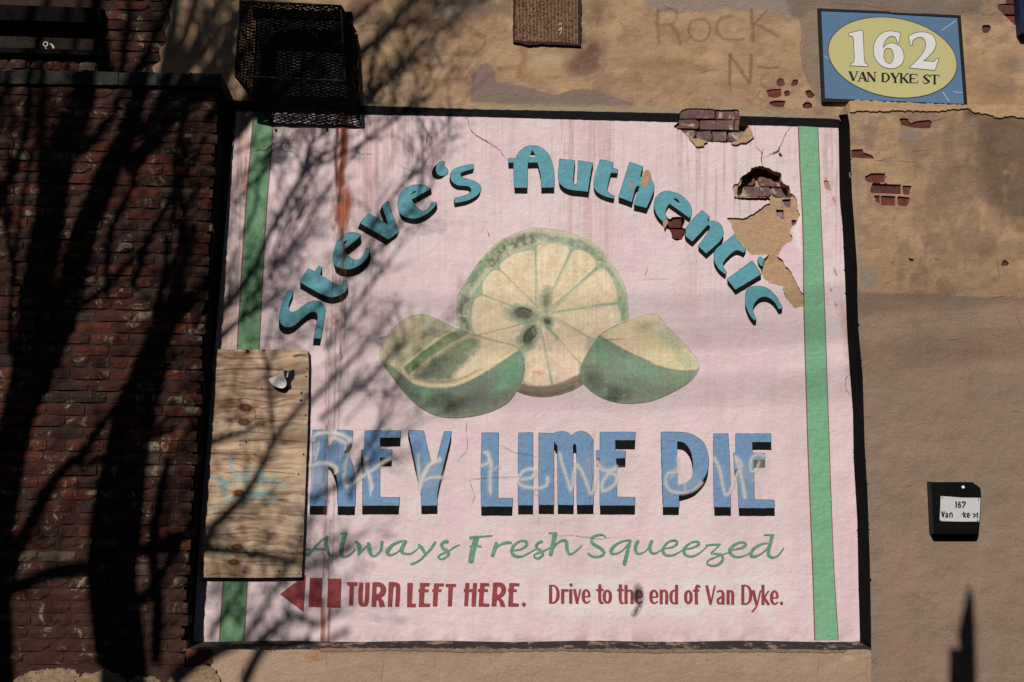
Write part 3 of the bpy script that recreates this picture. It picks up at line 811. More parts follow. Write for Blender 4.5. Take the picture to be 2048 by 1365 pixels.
# arrow and block capitals
sheet('painted_arrow', [[(559.6, 1188.7), (611.5, 1150), (606.8, 1224.3)], ZF((72, 388), (165, 390), (153, 602), (63, 600)), ZF((205, 393), (302, 395), (296, 606), (198, 603))], M['red'], mural, -0.0030)
TURN = [ZF((340, 418), (420, 420), (418, 445), (393, 444), (388, 590), (357, 590), (362, 444), (345, 443)),
        smoothp(ZF((432, 422), (462, 422), (457, 540), (462, 568), (472, 560), (478, 422), (510, 422), (502, 560), (485, 595), (452, 597), (428, 575), (426, 500)), 3, 50),
        smoothp(ZF((530, 420), (580, 420), (615, 437), (630, 472), (618, 512), (592, 532), (612, 560), (622, 599), (580, 601), (575, 562), (560, 548), (555, 599), (522, 598)), 3, 50),
        smoothp(ZF((648, 420), (680, 418), (715, 425), (733, 455), (725, 598), (695, 598), (701, 465), (690, 450), (682, 470), (673, 598), (642, 598)), 3, 50)]
sheet('painted_word', TURN, M['red'], mural, -0.0030, subs=[smoothp(ZF((560, 450), (580, 455), (590, 475), (577, 502), (558, 507)), 3, 60)])
sheet('painted_word', [ZF((785, 425), (825, 425), (818, 575), (848, 578), (845, 602), (782, 602)),
    ZF((878, 425), (948, 425), (945, 450), (915, 450), (912, 470), (940, 472), (938, 492), (910, 492), (906, 575), (952, 578), (948, 600), (868, 600), (872, 492), (864, 490), (865, 470), (875, 470)),
    ZF((980, 428), (1052, 428), (1050, 450), (1015, 450), (1013, 470), (1035, 470), (1033, 490), (1010, 490), (1003, 596), (970, 596), (975, 490), (965, 488), (968, 470), (977, 470)),
    ZF((1065, 432), (1140, 432), (1140, 455), (1118, 455), (1110, 596), (1080, 596), (1085, 455), (1065, 455))], M['red'], mural, -0.0030)
sheet('painted_word', [ZF((1208, 425), (1240, 425), (1235, 470), (1262, 470), (1265, 425), (1295, 425), (1285, 596), (1253, 596), (1258, 492), (1235, 492), (1228, 594), (1200, 594), (1205, 490), (1197, 488), (1200, 468), (1206, 468)),
    ZF((1318, 425), (1385, 428), (1383, 448), (1350, 448), (1348, 470), (1375, 470), (1373, 490), (1345, 490), (1340, 575), (1385, 578), (1383, 598), (1305, 597), (1312, 490), (1300, 488), (1303, 468), (1314, 468)),
    smoothp(ZF((1412, 422), (1470, 422), (1500, 445), (1507, 480), (1492, 515), (1467, 532), (1490, 562), (1502, 600), (1465, 598), (1457, 562), (1440, 548), (1435, 596), (1400, 596)), 3, 50),
    ZF((1530, 425), (1605, 428), (1603, 448), (1565, 448), (1562, 470), (1585, 472), (1583, 490), (1560, 490), (1556, 572), (1600, 576), (1600, 598), (1522, 598), (1527, 490), (1520, 488), (1522, 468), (1528, 468)),
    circ(*ZF((1637, 583))[0], 4.2)], M['red'], mural, -0.0030, subs=[smoothp(ZF((1443, 450), (1465, 455), (1472, 480), (1457, 507), (1440, 510)), 3, 60)])


def gl(ch, x0, x1, top=482, base=590, asc=447, k=24, th=12, Z=ZG, sc=3.72):
    """condensed roman letters drawn with a flat brush: k wide down-strokes, th thin ones"""
    A = []; xm = (x0 + x1) / 2; a = x0 + k / 2; b = x1 - k / 2; ym = (top + base) / 2
    def st(p, w): A.extend(stroke(Z(*p), [q / sc for q in w] if hasattr(w, '__len__') else w / sc, 4))
    if ch == 'o': st(((xm, top + th / 2), (a, top + 28), (a, base - 28), (xm, base - th / 2)), [th, k, k, th]); st(((xm, top + th / 2), (b, top + 28), (b, base - 28), (xm, base - th / 2)), [th, k, k, th])
    if ch == 'e': st(((b + 4, ym), (b, top + 24), (xm, top + th / 2), (a, top + 28), (a, base - 28), (xm + 3, base - th / 2), (x1 - 2, base - 22)), [k * .8, k * .8, th, k, k, th, th * .7]); st(((a, ym + 2), (b + 6, ym + 2)), th * .8)
    if ch == 'n' or ch == 'h': st(((a, asc if ch == 'h' else top), (a, base)), k); st(((a, top + 26), (xm + 2, top + th / 2), (b, top + 26), (b, base)), [th, th, k, k])
    if ch == 'd': st(((b, asc), (b, base)), k); st(((b, top + 16), (xm - 2, top + th / 2), (a, top + 30), (a, base - 30), (xm - 2, base - th / 2), (b, base - 14)), [th, th, k, k, th, th])
    if ch == 'a': st(((x0 + 4, top + 16), (xm, top + th / 2), (b, top + 26), (b, base)), [th, th, k, k]); st(((b, ym - 8), (a + 2, ym + 14), (a, base - 20), (xm - 4, base - th / 2), (b, base - 18)), [th, k * .7, k * .8, th, th])
    if ch == 't': st(((xm, asc - 4), (xm, base - 24), (x1 - 2, base - 5)), [k, k, th]); st(((x0, top + 6), (x1, top + 4)), th * 1.3)
    if ch == 'r': st(((a, top), (a, base)), k); st(((a + 4, top + 30), (xm + 3, top + 8), (x1, top + 12)), [th, th * 1.3, th * 1.5])
    if ch == 'i': st(((xm, top), (xm, base)), k); A.append(circ(*Z((xm + 2, asc))[0], 3.4))
    if ch in 'vyV': t0 = asc + 4 if ch == 'V' else top; st(((x0 + k * .4, t0), (xm + 2, base)), [k, k * .9])
    if ch in 'vV': st(((x1 - 4, t0), (xm + 2, base)), th * 1.1)
    if ch == 'y': st(((x1 - 2, top), (xm + 6, base), (x0 + 14, base + 42), (x0 + 2, base + 50)), [th, th, th, th * 1.3])
    if ch == 'f': st(((x1 - 2, asc + 16), (x1 - 12, asc + 6), (xm, asc + 24), (xm, base)), [th * 1.6, th, k, k]); st(((x0, top + 6), (x1 - 4, top + 4)), th * 1.2)
    if ch == 'k': st(((a, asc), (a, base)), k); st(((x1 - 8, top + 4), (a + 6, ym + 6)), th); st(((a + 8, ym + 2), (x1 - 6, base)), k * .9)
    if ch == 'D':
        st(((a, asc), (a, base)), k); st(((a, asc + th / 2), (xm + 4, asc + th / 2 + 2), (b, asc + 42), (b, base - 42), (xm + 4, base - th / 2 - 2), (a, base - th / 2)), [th, th, k, k, th, th])
    if ch == '.': A.append(circ(*Z((xm, base - 12))[0], 3.6))
    return A


for wd in ((('D', 178, 255), ('r', 268, 322), ('i', 328, 352), ('v', 358, 416), ('e', 424, 486)), (('t', 530, 585), ('o', 580, 645)), (('t', 685, 735), ('h', 740, 808), ('e', 816, 878)), (('e', 928, 992), ('n', 1002, 1066), ('d', 1076, 1140)),
           (('o', 1186, 1246), ('f', 1250, 1302)), (('V', 1343, 1418), ('a', 1424, 1486), ('n', 1500, 1558)), (('D', 1610, 1690), ('y', 1688, 1756), ('k', 1760, 1822), ('e', 1826, 1888), ('.', 1900, 1920))):
    a_ = []
    for ch, x0, x1 in wd: a_ += gl(ch, x0, x1, top=482 + (x0 - 900) * .006, base=590 + (x0 - 900) * .006)
    sheet('painted_word', a_, M['red'], mural, -0.0030)

# ================================================================== LIME PAINTING
ZH = lambda *p: zz((740, 440), 3.012, p)
WHEEL = ZH((522, 480), (560, 400), (620, 300), (700, 200), (760, 140), (850, 90), (920, 65), (990, 47), (1100, 55), (1200, 75), (1300, 115), (1380, 160), (1430, 230), (1490, 310), (1540, 410), (1552, 500), (1558, 600), (1530, 700), (1440, 860), (1290, 985), (1200, 1035), (1100, 1062), (1000, 1065), (900, 1040), (800, 980), (640, 860), (540, 720), (522, 640))
LEFTW = ZH((56, 800), (90, 720), (150, 640), (220, 590), (300, 568), (370, 582), (470, 630), (520, 655), (640, 700), (850, 752), (895, 780), (922, 830), (926, 930), (885, 1030), (820, 1110), (700, 1165), (560, 1192), (430, 1188), (330, 1150), (250, 1090), (180, 1010), (120, 930), (72, 860))
RIGHTW = ZH((1265, 930), (1280, 860), (1320, 790), (1380, 700), (1470, 645), (1560, 605), (1680, 566), (1735, 575), (1800, 650), (1900, 750), (1975, 850), (1978, 910), (1920, 980), (1820, 1040), (1700, 1090), (1560, 1107), (1440, 1090), (1340, 1040), (1280, 980))
CREAM = (226, 211, 176); PALE = (196, 196, 160); DG = (92, 128, 100); GY = (108, 108, 92)


def paint_lime():
    P = Paint(752, 450, 1404, 842, 1.5, CREAM, seed=5)
    k = 1 / 3.012
    # wheel: pale rim, darker ring, flesh
    P.poly(WHEEL, (192, 190, 160), 1, 2); P.line(smoothp(WHEEL[:17], 3, 70, False), 7, (204, 198, 166), .7, 5, .35, 9, 2, sm=False)
    ring = ZH((560, 640), (548, 540), (580, 430), (650, 310), (720, 220), (790, 165), (880, 120), (990, 100), (1100, 115), (1230, 140), (1340, 195), (1400, 270), (1460, 350), (1510, 430), (1525, 520), (1530, 640))
    P.line(ring, 50 * k, (142, 160, 132), .8, 7, .36, 7, 3)
    P.line(ring, 40 * k, (108, 146, 118), .7, 8, .5, 10, 3)
    P.line(ZH((730, 260), (790, 190), (870, 140), (960, 120)), 74 * k, (98, 98, 80), .85, 10, .4, 8, 3)
    P.line(ZH((1230, 140), (1340, 190), (1400, 260)), 60 * k, (112, 118, 104), .6, 10, .45, 8, 3)
    P.line(ZH((575, 480), (560, 560), (580, 650)), 50 * k, (88, 98, 76), .8, 10, .4, 8, 3)
    P.line(ZH((600, 380), (640, 330), (690, 260)), 66 * k, (90, 128, 96), .6, 10, .4, 8, 3)
    P.poly(ZH((600, 500), (680, 360), (790, 240), (920, 180), (1010, 145), (1100, 140), (1200, 165), (1300, 200), (1380, 290), (1450, 340), (1500, 470), (1515, 640), (1400, 800), (1280, 960), (1100, 1000), (940, 985), (700, 880), (620, 700)), (138, 164, 134), .95, 3)
    P.blob(*ZH((1060, 575))[0], 390 * k, 370 * k, (190, 190, 160), .9, .5)
    segs = [ZH((985, 185), (920, 190), (850, 215), (795, 258), (790, 300), (900, 400), (1000, 505), (998, 300)), ZH((1020, 150), (1100, 144), (1185, 160), (1198, 200), (1170, 270), (1090, 420), (1040, 490), (1010, 360), (1003, 200)),
            ZH((1232, 185), (1290, 190), (1340, 228), (1360, 275), (1300, 340), (1105, 515), (1080, 490), (1150, 350), (1205, 225)), ZH((1370, 305), (1420, 303), (1455, 350), (1482, 420), (1490, 492), (1300, 515), (1110, 548), (1200, 455)),
            ZH((1490, 515), (1506, 560), (1502, 640), (1450, 740), (1340, 715), (1130, 600), (1110, 572), (1300, 527)), ZH((1335, 725), (1420, 760), (1300, 870), (1270, 860), (1120, 710), (1075, 640), (1105, 605)),
            ZH((1262, 868), (1276, 935), (1190, 975), (1105, 992), (1060, 800), (1032, 655), (1060, 660)), ZH((1092, 998), (1000, 1003), (930, 980), (922, 880), (960, 790), (1022, 668)),
            ZH((655, 697), (880, 640), (992, 620), (940, 770), (900, 785), (780, 760)), ZH((625, 670), (612, 580), (625, 500), (650, 467), (700, 462), (850, 520), (1000, 592), (900, 630), (680, 688)),
            ZH((680, 430), (678, 390), (715, 330), (775, 305), (900, 405), (1015, 545), (850, 508), (700, 455))]
    for i, s_ in enumerate(segs):
        P.poly(s_, CREAM if i not in (6, 7) else (226, 205, 178), 1, 2.2)
    for i, s_ in enumerate(segs): P.poly(s_, (208, 184, 150), .5, 2.2, .55, 12)
    # creamy core, membranes faded near the middle
    P.blob(*ZH((1040, 560))[0], 42, 30, (216, 204, 160), .55, .9)
    for a, b in (((1000, 500), (998, 190)), ((1065, 500), (1205, 190)), ((1100, 520), (1368, 290)), ((1100, 560), (1490, 502)), ((1120, 590), (1345, 720)), ((1060, 630), (1275, 870)), ((1028, 640), (1100, 995)), ((1000, 605), (650, 697)), ((1000, 580), (690, 458)), ((1010, 530), (785, 305))):
        P.line(ZH(a, b), 1.5, (120, 132, 104), .75, 1.8, .25, 6, 1.0)
    P.line(ZH((660, 697), (760, 735), (850, 752)), 1.6, (140, 130, 110), .7, 1.5)
    # seeds
    def seed(cx, cy, rx, ry, rot, c1, c2):
        x, y = ZH((cx, cy))[0]
        P.blob(x, y, rx * k * 1.15, ry * k * 1.15, c1, .85, .45, rot, 0, 9, .5)
        P.blob(x, y, rx * k * .62, ry * k * .6, c2, .9, .5, rot, .2, 5, .5)
    seed(918, 568, 105, 58, 8, (118, 142, 106), (96, 92, 76)); seed(1062, 482, 78, 36, 94, (142, 150, 116), (138, 136, 112)); seed(955, 705, 92, 58, 112, (104, 134, 98), (76, 76, 60)); seed(1068, 612, 46, 38, 40, (128, 142, 106), (72, 68, 56))
    P.line(ZH((880, 545), (920, 532), (970, 552)), 4, (66, 58, 48), .9, 3, .2, 5)
    P.line(ZH((930, 735), (935, 690), (965, 655), (990, 640)), 3.4, (62, 60, 48), .9, 2.4, .2, 5); P.line(ZH((990, 650), (1000, 690), (960, 730)), 2.4, (70, 66, 52), .8, 2)
    P.line(ZH((1075, 650), (1110, 690), (1130, 715)), 14 * k, (110, 142, 106), .7, 4, .2, 6)
    P.line(ZH((985, 918), (1045, 922)), 5, (206, 132, 116), .8, 3, .35, 5)
    # bottom rind of the wheel
    P.line(ZH((890, 1010), (960, 1030), (1080, 1030), (1190, 1000), (1290, 950)), 66 * k, (128, 116, 96), .95, 4, 0, 9, 1.5)
    P.line(ZH((900, 1035), (1080, 1055), (1220, 1020)), 30 * k, (104, 96, 82), .7, 6, .35, 8, 2)
    P.line(ZH((925, 975), (1010, 1003), (1100, 998), (1200, 975), (1275, 938)), 1.8, (176, 160, 122), .8, 1.5)
    # ---- left wedge
    P.poly(LEFTW, (194, 186, 158), 1, 2, sm=True)
    P.blob(*ZH((260, 680))[0], 62, 40, (206, 192, 150), .8, .9, -25, .3, 18); P.blob(*ZH((180, 760))[0], 40, 30, (158, 158, 118), .7, .9, -30, .35, 16)
    P.blob(*ZH((300, 760))[0], 40, 18, (164, 160, 124), .6, .9, -30, .4, 14); P.line(ZH((330, 600), (420, 650), (470, 690)), 16, (140, 164, 124), .6, 10, .4, 9, 3)
    P.line(ZH((120, 800), (110, 850), (180, 900)), 10, (206, 196, 150), .7, 6)
    P.poly(ZH((200, 890), (300, 780), (520, 670), (600, 690), (560, 730), (400, 830), (260, 930), (220, 935)), (128, 142, 100), 1, 3, 0, 9, 1.5)
    P.poly(ZH((205, 880), (300, 800), (400, 740), (440, 740), (380, 800), (290, 880), (240, 930), (210, 915)), (88, 124, 84), .85, 6, .25, 10, 2)
    P.line(ZH((200, 880), (330, 775), (430, 705), (530, 650)), 4.5, (218, 206, 164), .9, 3); P.line(ZH((190, 850), (300, 765), (400, 700)), 3, (128, 148, 112), .7, 3)
    P.line(ZH((250, 930), (380, 830), (480, 760), (600, 695)), 5.5, (214, 200, 158), .95, 3)
    P.poly(ZH((270, 945), (300, 900), (400, 820), (520, 740), (600, 695), (720, 720), (850, 752), (895, 780), (820, 850), (700, 920), (620, 960), (520, 978), (400, 978), (310, 970)), (216, 202, 168), 1, 3)
    P.poly(ZH((275, 945), (310, 890), (420, 800), (560, 715), (620, 700), (650, 740), (600, 830), (540, 900), (480, 960), (380, 975), (300, 965)), (104, 118, 92), .95, 14, .12, 14, 5)
    P.blob(*ZH((590, 770))[0], 26, 22, (134, 158, 122), .7, .9, -30, .35, 10); P.blob(*ZH((400, 890))[0], 22, 20, (62, 74, 62), .8, .9, -40, .3, 8); P.blob(*ZH((480, 850))[0], 24, 14, (88, 112, 84), .6, .9, -40, .35, 8)
    P.blob(*ZH((330, 930))[0], 24, 12, (78, 84, 66), .8, .9, -20, .3, 8); P.line(ZH((310, 960), (420, 975), (540, 960), (640, 915)), 5, (140, 128, 96), .7, 5, .25, 8)
    P.line(ZH((655, 905), (700, 900)), 3, (150, 130, 96), .6, 3)
    rind = ZH((60, 850), (120, 870), (190, 930), (260, 985), (340, 1008), (460, 1012), (560, 985), (680, 925), (790, 855), (895, 780), (926, 850), (926, 930), (885, 1030), (820, 1110), (700, 1165), (560, 1192), (430, 1188), (330, 1150), (250, 1090), (180, 1010), (120, 930))
    P.poly(rind, (112, 128, 110), 1, 3)
    P.blob(*ZH((850, 900))[0], 42, 34, (82, 150, 112), .95, .9, -40, .12, 12); P.blob(*ZH((790, 1010))[0], 40, 18, (88, 178, 134), .8, .9, -35, .4, 8); P.blob(*ZH((880, 840))[0], 20, 24, (100, 160, 122), .8, .9)
    P.blob(*ZH((330, 1040))[0], 36, 16, (94, 156, 112), .85, .9, 12, .35, 10); P.blob(*ZH((650, 1080))[0], 60, 22, (96, 104, 94), .8, .9, -12, .25, 12); P.blob(*ZH((480, 1110))[0], 52, 22, (70, 82, 68), .85, .9, 5, .3, 10)
    P.blob(*ZH((260, 1050))[0], 26, 14, (66, 76, 60), .7, .9, 35, .35, 8); P.blob(*ZH((430, 1060))[0], 34, 12, (64, 80, 66), .7, .9, 0, .4, 8); P.blob(*ZH((760, 1100))[0], 34, 16, (118, 112, 100), .7, .9, -25, .3, 10)
    P.blob(*ZH((130, 930))[0], 18, 30, (134, 138, 100), .8, .9, -35, .25, 9); P.blob(*ZH((600, 1160))[0], 50, 9, (116, 108, 92), .7, .9, -6, .2, 10); P.blob(*ZH((900, 960))[0], 10, 24, (96, 158, 122), .7, .9, 15)
    P.line(ZH((175, 880), (230, 950), (310, 990), (420, 1000), (520, 990), (640, 935), (760, 860), (890, 780)), 5.5, (216, 202, 156), .95, 3, 0, 9, 1); P.line(ZH((80, 860), (170, 880), (195, 920)), 6, (204, 190, 142), .8, 4)
    P.line(ZH((200, 890), (215, 940), (260, 945)), 4, (214, 198, 150), .8, 3)
    # ---- right wedge
    P.poly(RIGHTW, (208, 198, 160), 1, 2)
    P.blob(*ZH((1520, 700))[0], 46, 24, (222, 204, 162), .9, .9, 18); P.blob(*ZH((1740, 800))[0], 50, 26, (222, 206, 160), .9, .9, 40, .2, 14); P.blob(*ZH((1660, 640))[0], 30, 14, (166, 160, 134), .75, .9, -10, .35, 7)
    P.blob(*ZH((1810, 720))[0], 40, 14, (156, 172, 138), .75, .9, 48, .3, 8); P.blob(*ZH((1900, 850))[0], 34, 14, (164, 176, 138), .75, .9, 48, .3, 8); P.blob(*ZH((1740, 660))[0], 16, 12, (212, 212, 196), .8, .9, 30, .3, 5); P.blob(*ZH((1560, 770))[0], 40, 14, (218, 196, 168), .6, .9, 25, .3, 10)
    rr = ZH((1265, 930), (1280, 860), (1320, 790), (1382, 700), (1440, 735), (1560, 800), (1700, 862), (1850, 905), (1975, 905), (1920, 980), (1820, 1040), (1700, 1090), (1560, 1107), (1440, 1090), (1340, 1040), (1280, 980))
    P.poly(rr, (118, 138, 118), 1, 3)
    P.blob(*ZH((1400, 800))[0], 42, 30, (92, 146, 108), .95, .9, 40, .15, 14); P.blob(*ZH((1620, 900))[0], 58, 24, (104, 156, 122), .85, .9, 22, .25, 14); P.blob(*ZH((1820, 960))[0], 52, 18, (128, 158, 124), .8, .9, -8, .2, 12)
    P.blob(*ZH((1340, 950))[0], 30, 34, (74, 92, 74), .85, .9, -20, .25, 9); P.blob(*ZH((1480, 1040))[0], 50, 20, (78, 84, 72), .9, .9, 10, .25, 10); P.blob(*ZH((1460, 1080))[0], 20, 8, (38, 44, 38), .8, .9, 8, .25, 6)
    P.blob(*ZH((1700, 1040))[0], 50, 12, (128, 122, 106), .7, .9, -12, .25, 10); P.blob(*ZH((1560, 990))[0], 34, 16, (90, 132, 104), .6, .9, 0, .4, 8); P.blob(*ZH((1500, 800))[0], 34, 9, (110, 128, 104), .7, .9, 26, .2, 8)
    P.line(ZH((1385, 700), (1440, 735), (1560, 800), (1700, 862), (1850, 905), (1975, 900)), 4, (118, 122, 100), .8, 3, .1, 8); P.line(ZH((1700, 860), (1850, 900), (1970, 895)), 4, (226, 210, 160), .7, 3)
    P.line(ZH((1385, 690), (1470, 645), (1560, 600), (1680, 568)), 3, (214, 208, 190), .8, 2)
    # outlines, brush texture and weathering common to the whole picture
    gm = P.C.mean(-1, keepdims=True); sat = (P.C[..., 1:2] > P.C[..., 0:1] * 1.02); P.C = np.where(sat, (P.C * .62 + gm * .38 * np.array([1.0, 1.02, .94])) * 1.16, P.C)
    tx = fbm(P.U / 2.6 + .5 * P.V / 2.6, P.V / 3.4, 95, 3); P.C *= (1 + .22 * (tx - .5) * np.clip(1.6 - 2 * gm, 0, 1)[..., 0])[..., None]
    P.C *= np.where(P.C[..., 1:2] > P.C[..., 0:1] * 1.02, 1., np.array([1.0, .98, 1.09]))
    bn = fbm((P.U * .8 + P.V * .6) / 12, (P.V * .8 - P.U * .6) / 2.0, 97, 3); P.C *= (1 + .30 * (bn - .5) * np.clip(1.5 - 1.8 * gm, .15, 1)[..., 0])[..., None]; P.C *= np.array([1.04, 1.03, .97])
    for o_ in (LEFTW, RIGHTW): P.line(smoothp(o_, 3, 70) + [o_[0]], 1.6, (92, 86, 72), .75, 1.6, .2, 9, .6, sm=False)
    P.line(smoothp(WHEEL[:17], 3, 70, False), 1.4, (120, 110, 92), .7, 1.6, .25, 9, .6, sm=False)
    n = fbm(P.U / 5, P.V / 5, 91, 3); P.C *= (1 + .16 * (n - .5))[..., None]
    n = fbm(P.U / 2.4, P.V / 90, 92, 3); P.C *= (1 + .13 * (n - .5) * 2)[..., None]
    n = fbm(P.U / 2.2, P.V / 2.2, 93, 2); m = sst(.80, .9, n)[..., None] * .25; P.C = P.C * (1 - m) + lin((190, 188, 170)) * m
    return P


PL = paint_lime()
PL.mesh('painted_lime_wheel', smoothp(WHEEL, 3, 70), [smoothp(LEFTW, 3, 70), smoothp(RIGHTW, 3, 70)], M['lime'], mural, -0.0030)
PL.mesh('painted_lime_wedge', smoothp(LEFTW, 3, 70), [], M['lime'], mural, -0.0030, label='left painted lime wedge with a dark green rind')
PL.mesh('painted_lime_wedge', smoothp(RIGHTW, 3, 70), [], M['lime'], mural, -0.0030, label='right painted lime wedge with a pale cut face')


# -- spray and rust laid over the lettering
def m_film(name, rough=.8):
    m, nt, b = nodes(name)
    a = N(nt, 'ShaderNodeVertexColor', layer_name='Col')
    nt.links.new(a.outputs[0], b.inputs['Base Color']); nt.links.new(a.outputs[1], b.inputs['Alpha'])
    b.inputs['Roughness'].default_value = rough; b.inputs['Specular IOR Level'].default_value = .2
    stucco_bump(nt, b, .8); return m


M['film'] = m_film('thin_sprayed_paint')
WH = (226, 222, 218)
SP = Paint(596, 850, 1592, 1048, 1.6, WH, 0.0, 3)


def spray(Z, pts, w, a=.9, soft=6, drip=()):
    SP.line(Z(*pts), w, WH, a, soft, .18, 7, .8)
    for x, y0, y1 in drip: SP.line(Z((x, y0), (x, y1)), 2.2, WH, .9, 1.6)


spray(ZD, ((110, 130), (130, 90), (200, 65), (290, 75), (370, 90), (430, 130)), 8.5, .85, 6)
spray(ZD, ((300, 110), (370, 145), (400, 150), (430, 140)), 9, .7, 7, ((385, 150, 215),))
spray(ZD, ((160, 160), (150, 240), (130, 300)), 5, .7, 5)
spray(ZD, ((80, 570), (95, 500), (110, 400), (115, 300), (130, 170)), 6, .55, 9)
spray(ZD, ((90, 350), (160, 330), (240, 330), (300, 360), (315, 395)), 9, .75, 6, ((300, 400, 420), (312, 400, 418)))
spray(ZD, ((410, 250), (385, 350), (375, 450), (390, 520), (440, 510), (520, 450), (640, 370), (720, 310), (780, 285)), 7, .7, 6, ((400, 520, 550),))
spray(ZD, ((570, 290), (565, 360), (590, 430), (610, 520), (608, 550)), 9, .75, 6, ((602, 560, 605),))
spray(ZD, ((1010, 260), (1015, 400), (1020, 520)), 6, .7, 6, ((1028, 520, 575), (1020, 520, 550)))
spray(ZD, ((1190, 300), (1110, 340), (1050, 440), (1025, 520)), 10, .8, 7)
spray(ZD, ((1050, 480), (1120, 450), (1210, 450)), 7, .7, 6)
spray(ZE, ((75, 262), (120, 240), (115, 185), (95, 180)), 7, .75, 5)
spray(ZE, ((110, 180), (135, 250), (130, 330), (130, 420)), 8, .7, 7, ((132, 420, 450),))
spray(ZE, ((180, 270), (140, 300), (125, 340)), 5, .5, 6)
spray(ZE, ((330, 350), (390, 340), (415, 310), (400, 285), (350, 290), (315, 330), (310, 370), (350, 395), (440, 405), (490, 385), (497, 340)), 6.5, .75, 6)
spray(ZE, ((575, 185), (590, 250), (620, 340), (645, 420), (655, 380), (670, 290), (690, 255), (730, 330), (770, 440), (790, 420), (820, 280)), 6.5, .7, 6, ((643, 415, 428),))
spray(ZE, ((815, 240), (850, 290), (930, 290)), 9, .7, 8)
spray(ZE, ((935, 270), (880, 320), (845, 380), (850, 425), (890, 410), (935, 370), (930, 320), (880, 310)), 7, .7, 6)
spray(ZE, ((1330, 210), (1330, 300), (1270, 310), (1250, 370), (1290, 425), (1370, 435), (1440, 410), (1480, 370)), 5.5, .7, 6)
spray(ZE, ((1290, 330), (1310, 285), (1360, 330), (1380, 430)), 5, .6, 6)
spray(ZE, ((1565, 215), (1600, 290), (1620, 400), (1635, 450), (1665, 430), (1700, 330), (1740, 260), (1700, 205)), 6.5, .7, 6)
spray(ZE, ((1700, 205), (1730, 300), (1750, 400), (1760, 465)), 7, .7, 6)
spray(ZE, ((1885, 200), (1840, 190), (1800, 220), (1795, 290), (1830, 290), (1850, 240)), 6, .65, 6)
spray(ZE, ((1810, 360), (1840, 370), (1850, 470)), 5, .45, 8)
for x, y, rx, ry in ((640, 960, 30, 40), (700, 905, 30, 20), (860, 950, 30, 40), (1195, 935, 40, 30), (1370, 960, 36, 26), (1480, 950, 40, 36), (1240, 950, 30, 20), (1520, 930, 24, 30)):
    SP.blob(x, y, rx, ry, WH, .22, .95, 0, .3, 14)
SP.mesh('spray_paint', None, [], M['film'], mural, -0.0062, amin=.03)

ST = Paint(640, 226, 720, 1290, 1.6, (150, 84, 48), 0.0, 9)
ST.line([(688, 228), (686, 300), (680, 340), (682, 370)], 14, (158, 84, 42), .9, 9, .33, 7, 2, stretch=7)
ST.line([(677, 234), (671, 300), (675, 380), (672, 440)], 7, (104, 58, 40), .85, 6, .36, 5, 1, stretch=7)
ST.line([(690, 236), (684, 330), (680, 372), (678, 440)], 5, (74, 46, 36), .85, 4, .30, 5, 1, stretch=7)
ST.blob(684, 420, 25, 62, (176, 98, 58), .9, .9, 3, .38, 6, .6, 3.5)
ST.blob(694, 410, 10, 50, (178, 88, 44), .8, .8, 3, .38, 5, .5, 4)
ST.line([(679, 370), (676, 430), (682, 480)], 5, (88, 52, 40), .75, 4, .42, 6, 1, stretch=6)
ST.line([(684, 460), (688, 500), (684, 540)], 7, (84, 50, 38), .8, 6, .42, 5, 1, stretch=6)
for x, y0, y1, a, c, w in ((664, 470, 700, .7, (118, 66, 50), 1.6), (671, 470, 860, .55, (150, 86, 58), 2), (678, 500, 940, .6, (122, 64, 46), 1.8), (684, 500, 760, .7, (96, 50, 38), 2), (690, 490, 690, .6, (120, 66, 46), 2.2),
                           (657, 860, 1030, .5, (70, 44, 36), 1.5), (651, 650, 1030, .45, (150, 92, 66), 2), (650, 860, 1155, .8, (92, 48, 40), 1.7), (659, 1040, 1160, .8, (120, 58, 44), 1.9), (667, 850, 1150, .55, (110, 66, 52), 1.5), (662, 880, 1010, .6, (60, 44, 40), 1.4),
                           (697, 500, 780, .4, (140, 90, 70), 1.4), (704, 480, 650, .4, (130, 86, 66), 1.4), (655, 700, 900, .6, (128, 66, 50), 1.6)):
    ST.line([(x + 2, y0), (x + 1 + random.uniform(-1.5, 1.5), (y0 + y1) / 2), (x - 3, y1)], w * .8, c, a * .8, 1.3, .38, 8, 2.6, stretch=4)
for x in (631, 657): ST.line([(x + 2 if x > 640 else 643, 1208), (x if x > 640 else 643, 1250), (x if x > 640 else 643, 1286)], 4 if x < 640 else 3, (176, 96, 58), .8, 4, .3, 6, 1.2, stretch=5)
ST.line([(643, 1200), (646, 1240), (644, 1280)], 6, (172, 92, 56), .7, 6, .4, 6, 1, stretch=5)
ST.blob(672, 640, 12, 18, (96, 56, 50), .6, .9, 0, .35, 5)
ST.mesh('rust_stain', None, [], M['film'], mural, -0.0052, amin=.03)
SM = Paint(1240, 1150, 1310, 1250, 1.5, (60, 48, 46), 0.0, 19)
SM.blob(1276, 1188, 13, 24, (44, 34, 36), .75, .9, 0, .2, 6); SM.line([(1282, 1195), (1278, 1212), (1268, 1228)], 9, (70, 58, 56), .6, 9, .3, 6)
SM.mesh('soot_smudge', None, [], M['film'], mural, -0.0052, amin=.03)

# -- cracks in the plaster
M['hair'] = m_flat('hairline_crack', (116, 95, 80), .95, .3, 0)


